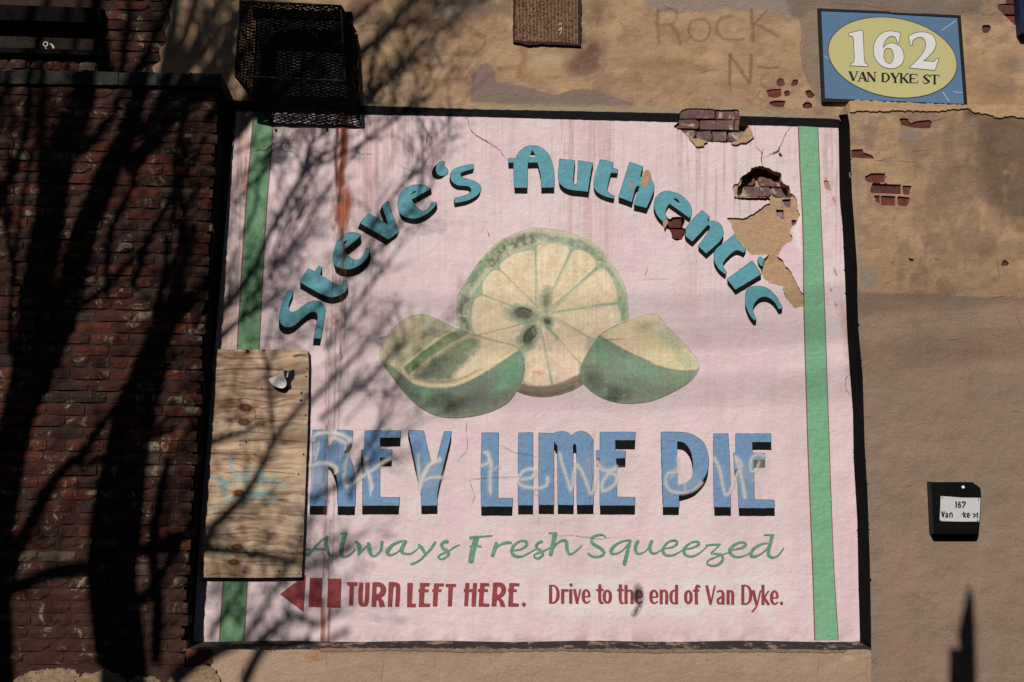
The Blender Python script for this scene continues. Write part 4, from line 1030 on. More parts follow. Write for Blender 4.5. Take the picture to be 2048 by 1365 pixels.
def crackline(pts, w, seed=0):
    """a crack wandering between the points, thinning to its ends"""
    r = random.Random(int(pts[0][0] * 7 + pts[0][1])); q = []
    for i in range(len(pts) - 1):
        A, B = np.array(pts[i]), np.array(pts[i + 1]); L = np.hypot(*(B - A)); m = max(1, int(L / 4))
        for k in range(m): q.append(tuple(A + (B - A) * k / m + (np.array([r.uniform(-1, 1), r.uniform(-1, 1)]) * 1.1 if (k or i) else 0)))
    q.append(pts[-1]); n = len(q)
    ws = [w * (.35 + .65 * sin(pi * (i + .5) / n)) * r.uniform(.5, 1.15) for i in range(n)]
    return stroke(q, ws, sm=False)


CR = []
for pts, w in (([(841, 232), (846, 250), (856, 268), (851, 290), (857, 312)], 1.1), ([(857, 312), (850, 325)], .8), ([(934, 234), (940, 258), (955, 272), (975, 283), (1000, 300), (1013, 318)], 1.3), ([(975, 283), (968, 280)], .6),
               ([(830, 305), (815, 300), (838, 318)], .8), ([(700, 300), (722, 306), (745, 308)], .9), ([(560, 300), (583, 302), (598, 314)], 1.0), ([(628, 302), (652, 306)], .8), ([(797, 330), (830, 345), (850, 345)], .9),
               ([(505, 302), (520, 298), (530, 300), (543, 289), (556, 284), (563, 281)], 2.0), ([(505, 302), (500, 306)], 1.2), ([(933, 870), (934, 900), (916, 922), (906, 918)], .8), ([(937, 960), (950, 990), (942, 1010)], .8), ([(935, 958), (960, 957), (1000, 955), (1040, 953)], .8),
               ([(1000, 890), (1030, 905), (1075, 912)], .8), ([(1190, 865), (1180, 900), (1185, 960), (1178, 1010)], .8), ([(933, 845), (932, 865)], 1), ([(1525, 298), (1523, 312), (1524, 330)], 2.0), ([(1526, 316), (1540, 308), (1555, 304), (1560, 292), (1566, 280), (1573, 262), (1583, 252)], 1.2),
               ([(1525, 312), (1520, 300), (1512, 292)], .8), ([(1546, 305), (1556, 300), (1559, 294)], 3.0), ([(1700, 745), (1690, 760), (1692, 780), (1702, 790)], 1.0), ([(1200, 680), (1250, 678)], .7), ([(1290, 558), (1335, 557)], .7), ([(1295, 535), (1290, 553)], .7), ([(975, 462), (977, 472)], 1.4),
               ([(1100, 1073), (1140, 1070), (1200, 1078), (1250, 1072)], .7),  ([(1060, 980), (1085, 1000)], .6)):
    CR += crackline(pts, w)
M['crack'] = m_flat('open_crack', (128, 100, 92), .95, .3, 0)
sheet('crack', CR, M['crack'], mural, -0.0066, kind='stuff')
sheet('screw_hole', [circ(551.5, 260, 2.4), circ(654, 259.5, 2.8)], M['ink'], mural, -0.007)


# ================================================================== UPPER STUCCO WALL
upper = thing('upper_wall', (1.5, 0, 4.0), 'soot stained tan stucco wall above the pink mural with letters scratched in it', 'wall')
B_UP = [zz((900, 0), 2.695, p) for p in ([(1760, 440), (1775, 422), (1800, 428), (1805, 450), (1785, 468), (1762, 462)], [(1835, 462), (1852, 432), (1875, 430), (1880, 448), (1860, 465)], [(1702, 488), (1740, 482), (1785, 480), (1788, 515), (1760, 528), (1722, 522)],
        [(1800, 495), (1822, 486), (1835, 500), (1825, 520), (1803, 520)], [(1718, 555), (1750, 543), (1810, 545), (1800, 578), (1760, 578), (1730, 568)], [(1912, 492), (1940, 485), (1966, 512), (1955, 528), (1930, 530)], [(1898, 568), (1915, 552), (1940, 552), (1956, 572), (1940, 586), (1905, 586)])]
B_UP = [smoothp(b, 3, 60) for b in B_UP]
H_UR = [(2062, -60), (2011, -60), (2012, 7), (1998, 9), (1994, 16), (2008, 30), (2020, 42), (2030, 50), (2044, 53), (2062, 52)]
H_RD = smoothp(zz((1920, 0), 11.375, [(500, 610), (530, 580), (600, 568), (660, 572), (705, 620), (705, 670), (640, 745), (560, 758), (510, 720)]), 3, 60)
UP_OUT = ragged([(349, -70), (340, 20), (334, 60), (320, 100), (312, 130), (296, 150), (292, 172)], 3, 8, 21)[:-1]
UP_OUT = [(352, -70), (344, -30), (346, 0), (338, 22), (342, 40), (330, 62), (334, 84), (318, 100), (322, 122), (304, 134), (308, 150), (292, 158), (292, 205)] + [(449, 207), (560, 214), (727, 219), (960, 227), (1345, 235), (1660, 246), (1690, 248), (1700, 232), (2130, 240), (2130, -70)]


def paint_upper():
    P = Paint(288, -72, 2132, 252, 2.6, TAN, seed=40)
    P.vary(.16, 110, 70, 1); P.vary(.14, 16, 13, 2); P.vary(.55, 50, 34, 3, col=(142, 112, 88), lo=.48, hi=.64); P.vary(.4, 26, 20, 13, col=(126, 102, 84), lo=.58, hi=.72); P.vary(.25, 40, 30, 4, col=(200, 168, 128), lo=.55, hi=.75)
    GR = (122, 105, 98)
    P.poly([(940, 205), (944, 160), (955, 138), (970, 125), (985, 135), (990, 160), (1015, 168), (1045, 172), (1080, 182), (1110, 190), (1150, 180), (1200, 182), (1230, 195), (1255, 205), (1275, 213), (1100, 214)], (128, 110, 100), .95, 3, 0, 9, 3)
    P.poly([(760, 195), (790, 165), (805, 155), (830, 175), (850, 200), (850, 213), (740, 210), (700, 205)], (146, 128, 110), .8, 10, .2, 18, 5)
    P.line([(720, 208), (900, 214), (1100, 216), (1345, 222), (1500, 225), (1680, 232)], 14, (158, 142, 116), .7, 9, .3, 26, 3)
    P.poly([(1280, -70), (1290, 8), (1330, 22), (1420, 26), (1440, 20), (1520, 22), (1560, 30), (1600, 36), (1640, 14), (1860, -10), (1880, -70)], (140, 126, 116), .85, 7, .2, 30, 6)
    P.poly([(1560, -70), (1580, 30), (1610, 36), (1640, 16), (1700, 22), (1860, 32), (1960, 26), (1970, -70)], (120, 106, 96), .9, 8, .15, 30, 5)
    P.poly([(860, -70), (870, 20), (900, 40), (960, 30), (1025, 30), (1030, -70)], (118, 100, 88), .8, 18, .25, 30, 8)
    P.poly([(1598, 40), (1604, 70), (1602, 110), (1608, 150), (1622, 178), (1640, 205), (1700, 205), (1640, 40), (1620, 30)], (132, 116, 102), .9, 5, .12, 18, 4)
    P.poly([(1165, -70), (1165, 60), (1190, 90), (1200, 140), (1150, 150), (1130, 130), (1160, 100), (1158, 70), (1160, -70)], (104, 80, 62), .75, 26, .28, 16, 8)
    P.blob(1185, 100, 46, 36, (92, 70, 56), .75, .95, -40, .3, 12, .4); P.blob(1160, 130, 40, 26, (108, 82, 64), .7, .95, 0, .3, 12, .4); P.blob(1195, 20, 34, 50, (96, 74, 60), .65, .95, 0, .3, 12, .4)
    P.blob(1300, 125, 120, 14, (140, 106, 78), .5, .9, 0, .35, 20); P.blob(940, 60, 60, 40, (130, 100, 76), .5, .95, 0, .4, 12); P.blob(1470, 60, 100, 26, (150, 120, 96), .4, .95, 0, .4, 12)
    P.line([(1045, 90), (1047, 115), (1040, 150)], 16, (140, 98, 66), .6, 10, .3, 10, 2, stretch=3)
    P.blob(890, 20, 34, 18, (150, 140, 130), .6, .8, 0, .35, 8, .5)
    for x, y, rx, ry in ((1950, 20, 60, 40), (2020, 130, 40, 30), (2000, 180, 70, 20), (1640, 225, 30, 10)): P.blob(x, y, rx, ry, (112, 96, 82), .6, .95, 0, .3, 14)
    # scratched letters ROCK / N-
    SC = (104, 76, 58)
    Q = lambda *p: zz((900, 0), 2.695, p)
    for pts, w, a in (((1120, 55), (1118, 130), (1128, 235)), 7, .5), (((1120, 60), (1190, 50), (1225, 80), (1195, 130), (1130, 135)), 6, .5), (((1190, 135), (1225, 180), (1242, 240)), 7, .5), (((1340, 105), (1300, 120), (1285, 165), (1310, 210), (1350, 225), (1390, 200), (1402, 150), (1380, 110), (1340, 105)), 5, .55), \
            (((1530, 90), (1460, 100), (1435, 150), (1460, 200), (1520, 218), (1580, 212)), 6, .5), (((1625, 55), (1630, 130), (1635, 225)), 7, .6), (((1710, 55), (1670, 100), (1635, 135)), 5, .55), (((1640, 130), (1700, 160), (1770, 200)), 6, .55), \
            (((1510, 295), (1508, 370), (1505, 455)), 6, .65), (((1510, 300), (1560, 370), (1612, 450)), 6.5, .6), (((1625, 300), (1622, 370), (1618, 440)), 6.5, .65), (((1660, 362), (1720, 366), (1775, 362)), 4, .75), (((1360, 390), (1400, 380), (1450, 378)), 3, .6), \
            (((1720, 400), (1680, 420), (1680, 460), (1720, 478), (1760, 470)), 4, .45), (((1670, 490), (1655, 525), (1690, 545)), 3, .5), (((185, 190), (190, 230), (165, 270), (130, 290)), 3.5, .6):
        P.line(Q(*pts), w, SC, a, 3, .22, 7, 1.2)
    n = fbm(P.U / 3.2, P.V / 3.0, 401, 2); m = (sst(.82, .92, n) * sst(.46, .66, fbm(P.U / 60, P.V / 60, 402, 2)) * .6)[..., None]; P.C = P.C * (1 - m) + lin((84, 62, 48)) * m
    return P


PU = paint_upper()
PU.mesh('stucco_face', UP_OUT, [H_TOP, H_UR, H_RD] + B_UP, M['stucco'], upper, 0.0)
mb = MB()
for h_ in [H_UR, H_RD] + B_UP: rim(mb, h_, 0, .02)
mb.build('broken_edge', M['basecoat'], upper, kind='stuff')
for i, b_ in enumerate(B_UP): sheet('brick', [grow(b_, 2)], M['brickred'], upper, .005 + .001 * i, thick=.02)
sheet('brick', [grow(H_RD, 2)], M['brickred'], upper, .012, thick=.02)
for b_ in ([(2008, -30), (2062, -30), (2062, 7), (2010, 8)], [(1990, 11), (2058, 10), (2056, 28), (2000, 29)], [(2012, 33), (2060, 33), (2062, 52), (2026, 52)]):
    sheet('brick', [smoothp(ragged(b_, .5, 6, 3), 2, 40)], M['brickred'], upper, .006, thick=.03)
sheet('mortar_bed', [grow(H_UR, 8)], M['darkmortar'], upper, .022)
mb = MB(); mb.box(-4.6, -2.95, 0.004, .3, 3.6, 6); mb.box(3.75, 6.0, 0.004, .3, 0, 6); mb.box(-2.95, 3.75, 0.004, .3, 4.86, 6)
mb.build('outer_render', m_flat('plain_tan_stucco', (160, 134, 106), .9, .2, 1.2), upper)
mb = MB(); mb.box(-4.6, 6.0, .31, .6, 0, 6); mb.box(-4.6, 6.0, .085, .3, 0, 3.7); mb.box(-4.6, 6.0, .07, .3, 3.71, 4.85); mb.build('wall_core', M['mortar'], upper)
sheet('crack', crackline([(1600, 36), (1606, 60), (1601, 90), (1604, 120), (1612, 150), (1626, 180)], 1.3) + crackline([(1668, 3), (1690, 9), (1720, 8), (1780, 20), (1830, 24), (1900, 30), (1935, 22), (1950, 12), (1956, 25), (1985, 31)], 1.8) + crackline([(1240, 45), (1247, 55)], 2)
      + crackline([(826, 155), (835, 175), (845, 195), (846, 210)], 1.2) + crackline([(1325, 8), (1345, 20)], 1), M['crack'], upper, -.0012, kind='stuff')

# ================================================================== RIGHT PIER AND LOWER WALL (front plane y = -DP)
rp = thing('right_pier', (2.9, -DP, 0), 'tan over grey-pink stucco pier with exposed red bricks right of the mural', 'pier')
ZR = lambda *p: zz((1680, 180), 2.967, p)
B_RP = [ZR((348, 170), (395, 168), (412, 190), (425, 200), (450, 186), (535, 178), (548, 195), (540, 228), (480, 230), (420, 222), (370, 208)), ZR((66, 355), (135, 352), (140, 372), (190, 388), (203, 410), (100, 405), (66, 404)), ZR((60, 490), (75, 500), (66, 518)),
        ZR((148, 520), (185, 495), (270, 497), (268, 550), (200, 552), (158, 545)), ZR((175, 612), (192, 556), (362, 563), (364, 620)), ZR((370, 568), (428, 568), (412, 625), (372, 622)), ZR((198, 628), (236, 626), (240, 682), (225, 672)), ZR((242, 628), (330, 630), (328, 688), (244, 686)), ZR((337, 630), (413, 638), (410, 675), (390, 692), (345, 686)),
        ZR((480, 943), (498, 943), (494, 958), (480, 958)), ZR((405, 998), (440, 1004), (438, 1022), (412, 1018)), ZR((375, 1040), (405, 1040), (402, 1048), (380, 1048)), ZR((955, 1045), (965, 1015), (980, 1008), (1005, 1030), (1000, 1045)), ZR((548, 772), (580, 775), (582, 788), (556, 785)), ZR((182, 830), (192, 840), (198, 852), (184, 866))]
B_RP = [smoothp(b, 2, 50) for b in B_RP]
RP_OUT = [(1693, 214), (1697, 205), (1712, 201), (1740, 204), (1780, 206), (1830, 207), (1900, 210), (1960, 211), (2048, 212), (2130, 214), (2130, 1450), (1742.4, 1450)] + R_FRONT[:1:-1]


def paint_right():
    P = Paint(1688, 196, 2132, 1452, 3.0, TAN, seed=60)
    P.vary(.14, 120, 90, 1); P.vary(.14, 16, 14, 2); P.vary(.6, 46, 40, 3, col=(138, 112, 92), lo=.48, hi=.64); P.vary(.5, 30, 70, 13, col=(120, 100, 84), lo=.56, hi=.70); P.vary(.25, 40, 40, 4, col=(192, 160, 124), lo=.55, hi=.75)
    soot = (98, 82, 68)
    P.poly([(1940, 215), (2048, 225), (2130, 230), (2130, 460), (2010, 440), (1960, 380), (1945, 300)], soot, .85, 50, .26, 30, 14)
    P.blob(1985, 300, 50, 80, soot, .7, .95, 0, .3, 20, .4); P.blob(1900, 350, 44, 60, (112, 92, 76), .6, .95, 0, .3, 20, .4); P.blob(2010, 390, 40, 40, soot, .6, .95, 0, .3, 16, .4)
    P.poly([(1790, 225), (1900, 225), (1950, 235), (1950, 300), (1850, 310), (1800, 300)], (122, 102, 84), .6, 30, .3, 20, 10)
    P.blob(1850, 330, 50, 50, (132, 108, 88), .6, .95, 0, .3, 18, .4); P.blob(1870, 390, 40, 30, (128, 104, 84), .5, .95, 0, .3, 18, .4)
    P.blob(1818, 268, 22, 12, (134, 122, 114), .9, .5, 0, .15, 9, .4); P.poly([(1718, 535), (1750, 530), (1752, 560), (1745, 575), (1725, 574)], (148, 136, 122), .8, 6, .15, 9, 3)
    P.blob(1945, 225, 20, 12, (80, 68, 56), .8, .7, 0, .2, 7, .5); P.line([(1700, 220), (1780, 222), (1830, 222), (1900, 222)], 5, (110, 88, 68), .5, 5, .4, 9, 2)
    P.line([(1712, 300), (1716, 400), (1722, 560)], 7, (140, 128, 114), .5, 6, .3, 12, 2)
    P.blob(2015, 490, 26, 24, (136, 118, 106), .6, .9, 0, .3, 10)
    # lower coat of grey pink masonry paint
    lo = (136, 117, 102)
    P.poly([(1660, 583), (1800, 588), (1900, 592), (1960, 594), (2130, 598), (2130, 1500), (1660, 1500)], lo, .96, 4, 0, 9, 1.2, sm=False)
    w = (sst(.5, .75, fbm(P.U / 100, P.V / 60, 71, 3)) * (P.V > 600) * .35)[..., None]; P.C = P.C * (1 - w) + lin((158, 132, 112)) * w
    w = (sst(.52, .75, fbm(P.U / 60, P.V / 100, 73, 3)) * (P.V > 600) * .30)[..., None]; P.C = P.C * (1 - w) + lin((152, 118, 102)) * w
    P.vary(.35, 34, 22, 15, col=(122, 104, 90), lo=.58, hi=.74)
    for x, y, rx, ry, a in ((1830, 700, 60, 12, .25), (1900, 840, 70, 20, .2), (1780, 760, 40, 16, .25), (1930, 640, 80, 14, .25)): P.blob(x, y, rx, ry, (126, 104, 90), a, .9, 0, .3, 20)
    n = fbm(P.U / 4, P.V / 3.4, 411, 2); m = (sst(.86, .94, n) * .3)[..., None]; P.C = P.C * (1 - m) + lin((92, 70, 56)) * m
    return P


PR = paint_right()
PR.mesh('stucco_face', RP_OUT, B_RP, M['stucco'], rp, -DP)
mb = MB()
for h_ in B_RP: rim(mb, h_, -DP, -DP + .02)
mb.build('broken_edge', M['basecoat'], rp, kind='stuff')
for i, b_ in enumerate(B_RP): sheet('brick', [grow(b_, 1.5)], M['brickred'], rp, -DP + .009 + .0005 * (i % 5), thick=.02)
# side face, painted black, and the mortar weathering on top
vs_ = np.concatenate([np.arange(228, 1290, 14), [1290]]); f_ = [tuple(at(ilist(R_FRONT, v), v, -DP)) for v in vs_]
k_ = []
for i, v in enumerate(vs_):
    c = at(ilist(R_CORNER, v), v, 0.0); k_.append((float(c[0]), 0.0, f_[i][2]))
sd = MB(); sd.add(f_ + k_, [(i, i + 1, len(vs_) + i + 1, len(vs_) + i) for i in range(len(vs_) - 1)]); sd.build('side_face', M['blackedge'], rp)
zt = float(at(1712, 202, -DP)[2]); a0 = at(1697, 228, -DP); a1 = at(1697, 205, -DP); b0 = at(1677, 240, 0)
xr_ = 3.75
mb = MB(); mb.add([tuple(a0), tuple(a1), (float(b0[0]), 0, float(b0[2]) + .03), (float(at(1640, 215, 0)[0]), 0, zt + .02), (float(at(1725, 200, -DP)[0]), -DP + .002, zt), (xr_, -DP + .002, zt - .01), (xr_, 0.001, zt + .05), (float(a1[0]) + .1, 0.001, zt + .05)],
             [(0, 2, 1), (1, 2, 7), (1, 7, 4), (4, 7, 6, 5)])
mb.build('coping', M['basecoat'], rp)
lip = [(1697, 205), (1712, 200), (1760, 203), (1830, 206), (1905, 209), (1960, 211), (2048, 212), (2130, 214), (2130, 230), (2048, 236), (2020, 232), (2000, 236), (1975, 228), (1950, 226), (1935, 216), (1900, 220), (1870, 222), (1830, 222), (1790, 221), (1750, 223), (1720, 222), (1700, 224)]
sheet('coping_lip', [ragged(lip, 1.8, 5, 31)], M['basecoat'], rp, -DP - .009, thick=.009)
mb = MB(); mb.box(2.45, 3.75, -DP + .022, .002, 0, zt - .03); mb.build('pier_core', M['mortar'], rp)
sheet('crack', crackline([(1748, 321), (1760, 322), (1768, 320), (1775, 322)], 1.6) + crackline([(1797, 322), (1815, 324), (1832, 324)], 1.6) + crackline([(1824, 301), (1840, 302), (1855, 302)], 1.6) + crackline([(1922, 267), (1922.5, 278)], 1.6) + crackline([(1974, 268), (1975, 287)], 2.2) + crackline([(2003, 350), (2005, 365)], 2.6)
      + crackline([(1993, 518), (1997, 540), (1999, 556)], 1.8) + crackline([(1973, 497), (1973.5, 503)], 2) + crackline([(2000, 462), (2003, 469)], 2.4) + crackline([(1876, 585), (1877, 603)], 2.2) + crackline([(1937, 625), (1958, 628)], 1.2) + crackline([(2006, 698), (2008, 712)], 1.8) + crackline([(1707, 398), (1711, 405)], 2)
      + crackline([(1718, 1302), (1720, 1312)], 2) + crackline([(1905, 1250), (1912, 1254)], 1.4) + crackline([(2046, 290), (2048, 300)], 1.6), M['crack'], rp, -DP - .0012, kind='stuff')

rc = random.Random(77); HC = []
for k in range(24):
    u, v = rc.uniform(1740, 2040), rc.uniform(240, 1340); a = rc.choice((0, 0, 1.5)) + rc.uniform(-.35, .35); L = rc.uniform(6, 34)
    if 1840 < u < 1975 and 950 < v < 1090: continue
    HC += crackline([(u, v), (u + L * .5 * cos(a), v + L * .5 * sin(a) + rc.uniform(-2, 2)), (u + L * cos(a), v + L * sin(a))], rc.uniform(.5, 1.0))
sheet('hairline_crack', HC, M['hair'], rp, -DP - .0022, kind='stuff')

lw = thing('lower_wall', (0.3, -DP, 0), 'low tan painted wall running below the black sill of the mural', 'wall')


def paint_low():
    P = Paint(366, 1290, 1746, 1452, 3.0, (164, 141, 120), seed=80)
    P.vary(.10, 120, 60, 1); P.vary(.07, 20, 18, 2); P.vary(.35, 90, 40, 3, col=(154, 128, 106), lo=.5, hi=.72); P.vary(.3, 130, 60, 5, col=(172, 142, 122), lo=.5, hi=.7)
    P.line([(630, 1302), (760, 1304), (1000, 1303)], 10, (148, 112, 82), .5, 8, .3, 14, 2)
    P.blob(630, 1312, 24, 14, (160, 116, 74), .7, .9, 0, .3, 8, .4); P.blob(1700, 1318, 20, 6, (200, 176, 144), .7, .8, 0, .3, 6)
    P.line([(1085, 1300), (1400, 1302), (1700, 1303)], 5, (176, 148, 120), .6, 4, .35, 9, 2)
    return P


lw_front = [(422, 1301)] + [(u, 1300 + 1.4 * sin(u * .05) * .6) for u in range(440, 1742, 24)] + [(1742.2, 1301), (1742.2, 1450), (422, 1450)]
paint_low().mesh('painted_face', lw_front, [], M['stucco'], lw, -DP)
M['fringe'] = m_flat('chipped_pinkish_coat', (140, 112, 94), .9, .25, 1.3)
sheet('chipped_fringe', [ragged([(640, 1297), (760, 1297), (1000, 1298), (1300, 1299), (1560, 1300), (1690, 1301), (1690, 1306), (1500, 1304), (1300, 1306), (1100, 1302), (950, 1305), (800, 1301), (640, 1304)], 1.2, 6, 44)], M['fringe'], lw, -DP - .004, thick=.004)
sheet('crack', crackline([(764, 1302), (766, 1330), (762, 1365), (764, 1400)], .9) + crackline([(868, 1305), (870, 1335)], .8) + crackline([(1640, 1308), (1636, 1340), (1634, 1365)], .9) + crackline([(1738, 1310), (1732, 1345), (1736, 1365)], .9) + crackline([(1700, 1365), (1712, 1352), (1730, 1348)], .8)
      + crackline([(521, 1307), (521, 1317)], 2.4) + crackline([(486, 1335), (485, 1350)], 2.4) + crackline([(458, 1305), (458, 1310)], 2.4) + crackline([(975, 1310), (985, 1330), (998, 1345), (992, 1360)], .9) + crackline([(653, 1305), (653, 1345)], .8), M['crack'], lw, -DP - .0012, kind='stuff')
mb = MB(); mb.box(-1.33, 2.43, -DP + .012, -.02, 0, Z_SILL - .04); mb.build('wall_core', M['mortar'], lw)

# ================================================================== LEFT: BRICK PIER AND BRICK WALL
def brick_meshes(L, n, seed):
    out = []; r = random.Random(seed)
    for k in range(n):
        H, D = .058, .085; nx, nz = 5, 3; v = []; 
        for j in range(nz):
            for i in range(nx):
                x = (i / (nx - 1) - .5) * L; z = (j / (nz - 1) - .5) * H
                e = (i in (0, nx - 1)) or (j in (0, nz - 1)); c = (i in (0, nx - 1)) and (j in (0, nz - 1))
                y = r.uniform(-.0035, .002) + (.003 if e else 0) + (.005 if c else 0)
                if c: x *= 1 - r.uniform(.008, .05); z *= 1 - r.uniform(.03, .2)
                elif e: x *= 1 - r.uniform(0, .012); z *= 1 - r.uniform(0, .09)
                if r.random() < .07 and e: y += .010
                v.append((x, y, z))
        f = [(j * nx + i, j * nx + i + 1, (j + 1) * nx + i + 1, (j + 1) * nx + i) for j in range(nz - 1) for i in range(nx - 1)]
        ring = [i for i in range(nx)] + [j * nx + nx - 1 for j in range(1, nz)] + [(nz - 1) * nx + i for i in range(nx - 2, -1, -1)] + [j * nx for j in range(nz - 2, 0, -1)]
        b = len(v); v += [(v[i][0], D, v[i][2]) for i in ring]; m = len(ring)
        f += [(ring[(i + 1) % m], ring[i], b + i, b + (i + 1) % m) for i in range(m)]
        me = bpy.data.meshes.new('brick'); me.from_pydata(v, [], f); me.materials.append(M['brick']); out.append(me)
    return out


BS, BH = brick_meshes(.200, 9, 1), brick_meshes(.094, 7, 2)


def course_wall(parent, x_end, y, z0, z1, x_start, limit, skip=lambda x, z: False, seed=0, pitch=.0665):
    """courses of stretchers with a header course now and then, laid from the right-hand end"""
    r = random.Random(seed); L = []; base = wloc(parent); z = z0; i = 0
    while z < z1:
        hd = (i % 7 == 3); x = x_end(z) + r.uniform(-.010, .008); first = True
        while x > x_start:
            w = .103 if hd else .209
            if first and not hd and i % 2: w = .103
            if first and hd: w = .103
            first = False; w *= r.uniform(.965, 1.035)
            cx = x - w / 2
            if not skip(cx, z): L.append((cx, z, w, w < .15))
            x -= w
        z += pitch * r.uniform(.985, 1.015); i += 1
    vis = sorted(L, key=lambda b: (abs(b[0] + 2.0) > .9) * 10 + abs(b[1] - 2.4)) if limit else L
    inst, rest = vis[:limit], vis[limit:]
    for cx, z_, w, h in inst:
        me = r.choice(BH if h else BS); o = bpy.data.objects.new('brick', me); COL.objects.link(o); o.parent = parent
        o.location = Vector((cx, y + r.uniform(-.004, .003), z_ + r.uniform(-.0015, .0015))) - base
        o.scale = ((w - .009) / (.094 if h else .200), 1, r.uniform(.95, 1.03)); o.rotation_euler = (r.uniform(-.01, .01), r.uniform(-.006, .006), r.uniform(-.012, .012))
    if rest:
        mb = MB()
        for cx, z_, w, h in rest:
            me = r.choice(BH if h else BS); sx = (w - .009) / (.094 if h else .200)
            mb.add([(cx + q.co.x * sx, y + q.co.y, z_ + q.co.z) for q in me.vertices], [tuple(p.vertices) for p in me.polygons])
        mb.build('brick_courses', M['brick'], parent, kind='stuff')
    return len(inst), len(rest)


def xfront(z):
    # right-hand edge of the pier at height z
    v = float(np.interp(z, XZ[0], XZ[1])); return v


pts_ = np.array([at(u, v, -DP) for u, v in L_FRONT]); o_ = np.argsort(pts_[:, 2]); XZ = (pts_[o_, 2], pts_[o_, 0])
Z_LT = float(at(300, 168, -DP)[2])
lp = thing('brick_pier', (-2.0, -DP, 0), 'dark red brick pier with whitish worn bricks in deep tree shadow left of the mural', 'pier')
Z_RUB = float(at(200, 1330, -DP)[2])
course_wall(lp, xfront, -DP, Z_RUB + .03, Z_LT - .02, -3.05, 298, seed=5)
mb = MB(); mb.box(-4.6, XL - .03, -DP + .008, .0, 0, Z_LT); mb.build('mortar_core', M['darkmortar'], lp)
vs_ = np.arange(160, 1332, 12.); r_ = random.Random(3)
f_ = [at(ilist(L_FRONT, v) + r_.uniform(-1.2, 1.5), v, -DP + .006) for v in vs_]; k_ = [(float(at(ilist(L_CORNER, v), v, 0)[0]), 0.0, float(q[2])) for v, q in zip(vs_, f_)]
k_[0] = (k_[0][0] - .0, 0, k_[0][2] - .11); k_[1] = (k_[1][0], 0, k_[1][2] - .1); k_[2] = (k_[2][0], 0, k_[2][2] - .07); k_[3] = (k_[3][0], 0, k_[3][2] - .04)
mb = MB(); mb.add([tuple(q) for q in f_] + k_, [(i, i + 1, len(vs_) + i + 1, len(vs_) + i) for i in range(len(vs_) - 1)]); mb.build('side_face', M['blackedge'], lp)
# coping stones
r_ = random.Random(9); u = -120
while u < 436:
    w = r_.uniform(58, 92); u1 = min(u + w, 442)
    if 442 - u1 < 30: u1 = 442
    sl_ = (u + u1) / 2 * .022
    sheet('coping_stone', [smoothp(ragged([(u + 1, 139 + sl_ + r_.uniform(-1.5, 1.5)), (u1 - 1, 139.5 + sl_ + r_.uniform(-1.5, 1.5)), (u1 - 1, 167 + sl_ * .6), (u + 1, 167 + sl_ * .6)], .7, 9, int(u) + 200), 1, 60)], M['coping'], lp, -DP - .012 - r_.uniform(0, .006), thick=.16)
    u = u1
# rubble and lime render at the foot
M['limerender'] = m_flat('crumbling_cream_render', (150, 128, 102), .95, .4, 2.4, wear=((92, 64, 50), .56), scale=22)
for q in ([(-80, 1352), (20, 1366), (38, 1348), (70, 1338), (110, 1334), (150, 1336), (158, 1350), (140, 1370), (130, 1450), (-80, 1450)], [(140, 1372), (165, 1345), (200, 1336), (232, 1342), (250, 1360), (262, 1450), (134, 1450)],
          [(252, 1362), (276, 1348), (310, 1350), (322, 1362), (330, 1450), (266, 1450)], [(326, 1368), (350, 1340), (384, 1330), (410, 1326), (432, 1336), (440, 1360), (430, 1450), (334, 1450)]):
    sheet('render_lump', [ragged([(x, y + 5) for x, y in q], 3.4, 4.5, int(q[0][0]) + 99)], M['limerender'], lp, -DP - .012 - .004 * r_.random(), thick=.03)
sheet('brick', [ragged([(372, 1302), (398, 1299), (424, 1304), (426, 1326), (400, 1330), (374, 1332)], .8, 6, 7)], M['brickred'], lp, -DP - .004, thick=.05)
mb = MB(); mb.box(XL - .03, -1.33, -DP + .012, 0, 0, Z_SILL - .03); mb.build('mortar_core', M['darkmortar'], lp)

bw = thing('brick_wall', (-2.3, 0, Z_LT), 'dark patch of brick wall around the small window at the top left corner', 'wall')
XU = float(at(338, 60, 0)[0])
wz0, wz1 = float(at(90, 96, 0)[2]), float(at(90, 12, 0)[2]); wx1 = float(at(192, 60, 0)[0])
course_wall(bw, lambda z: XU + .05 * sin(z * 30), .006, Z_LT - .03, 4.95, -3.15, 0 or 400, skip=lambda x, z: x < wx1 + .04 and wz0 + .0 < z < wz1 + .03, seed=8)
mb = MB(); mb.box(-4.6, wx1 - .8, .016, .069, 3.72, 6); mb.box(wx1 - .8, XU + .1, .016, .069, 3.72, wz0 - .02); mb.box(wx1 + .01, XU + .1, .0162, .0688, wz0 - .02, 6); mb.box(wx1 - .8, wx1 + .01, .0164, .0686, wz1, 6)
mb.build('mortar_bed', M['darkmortar'], bw)

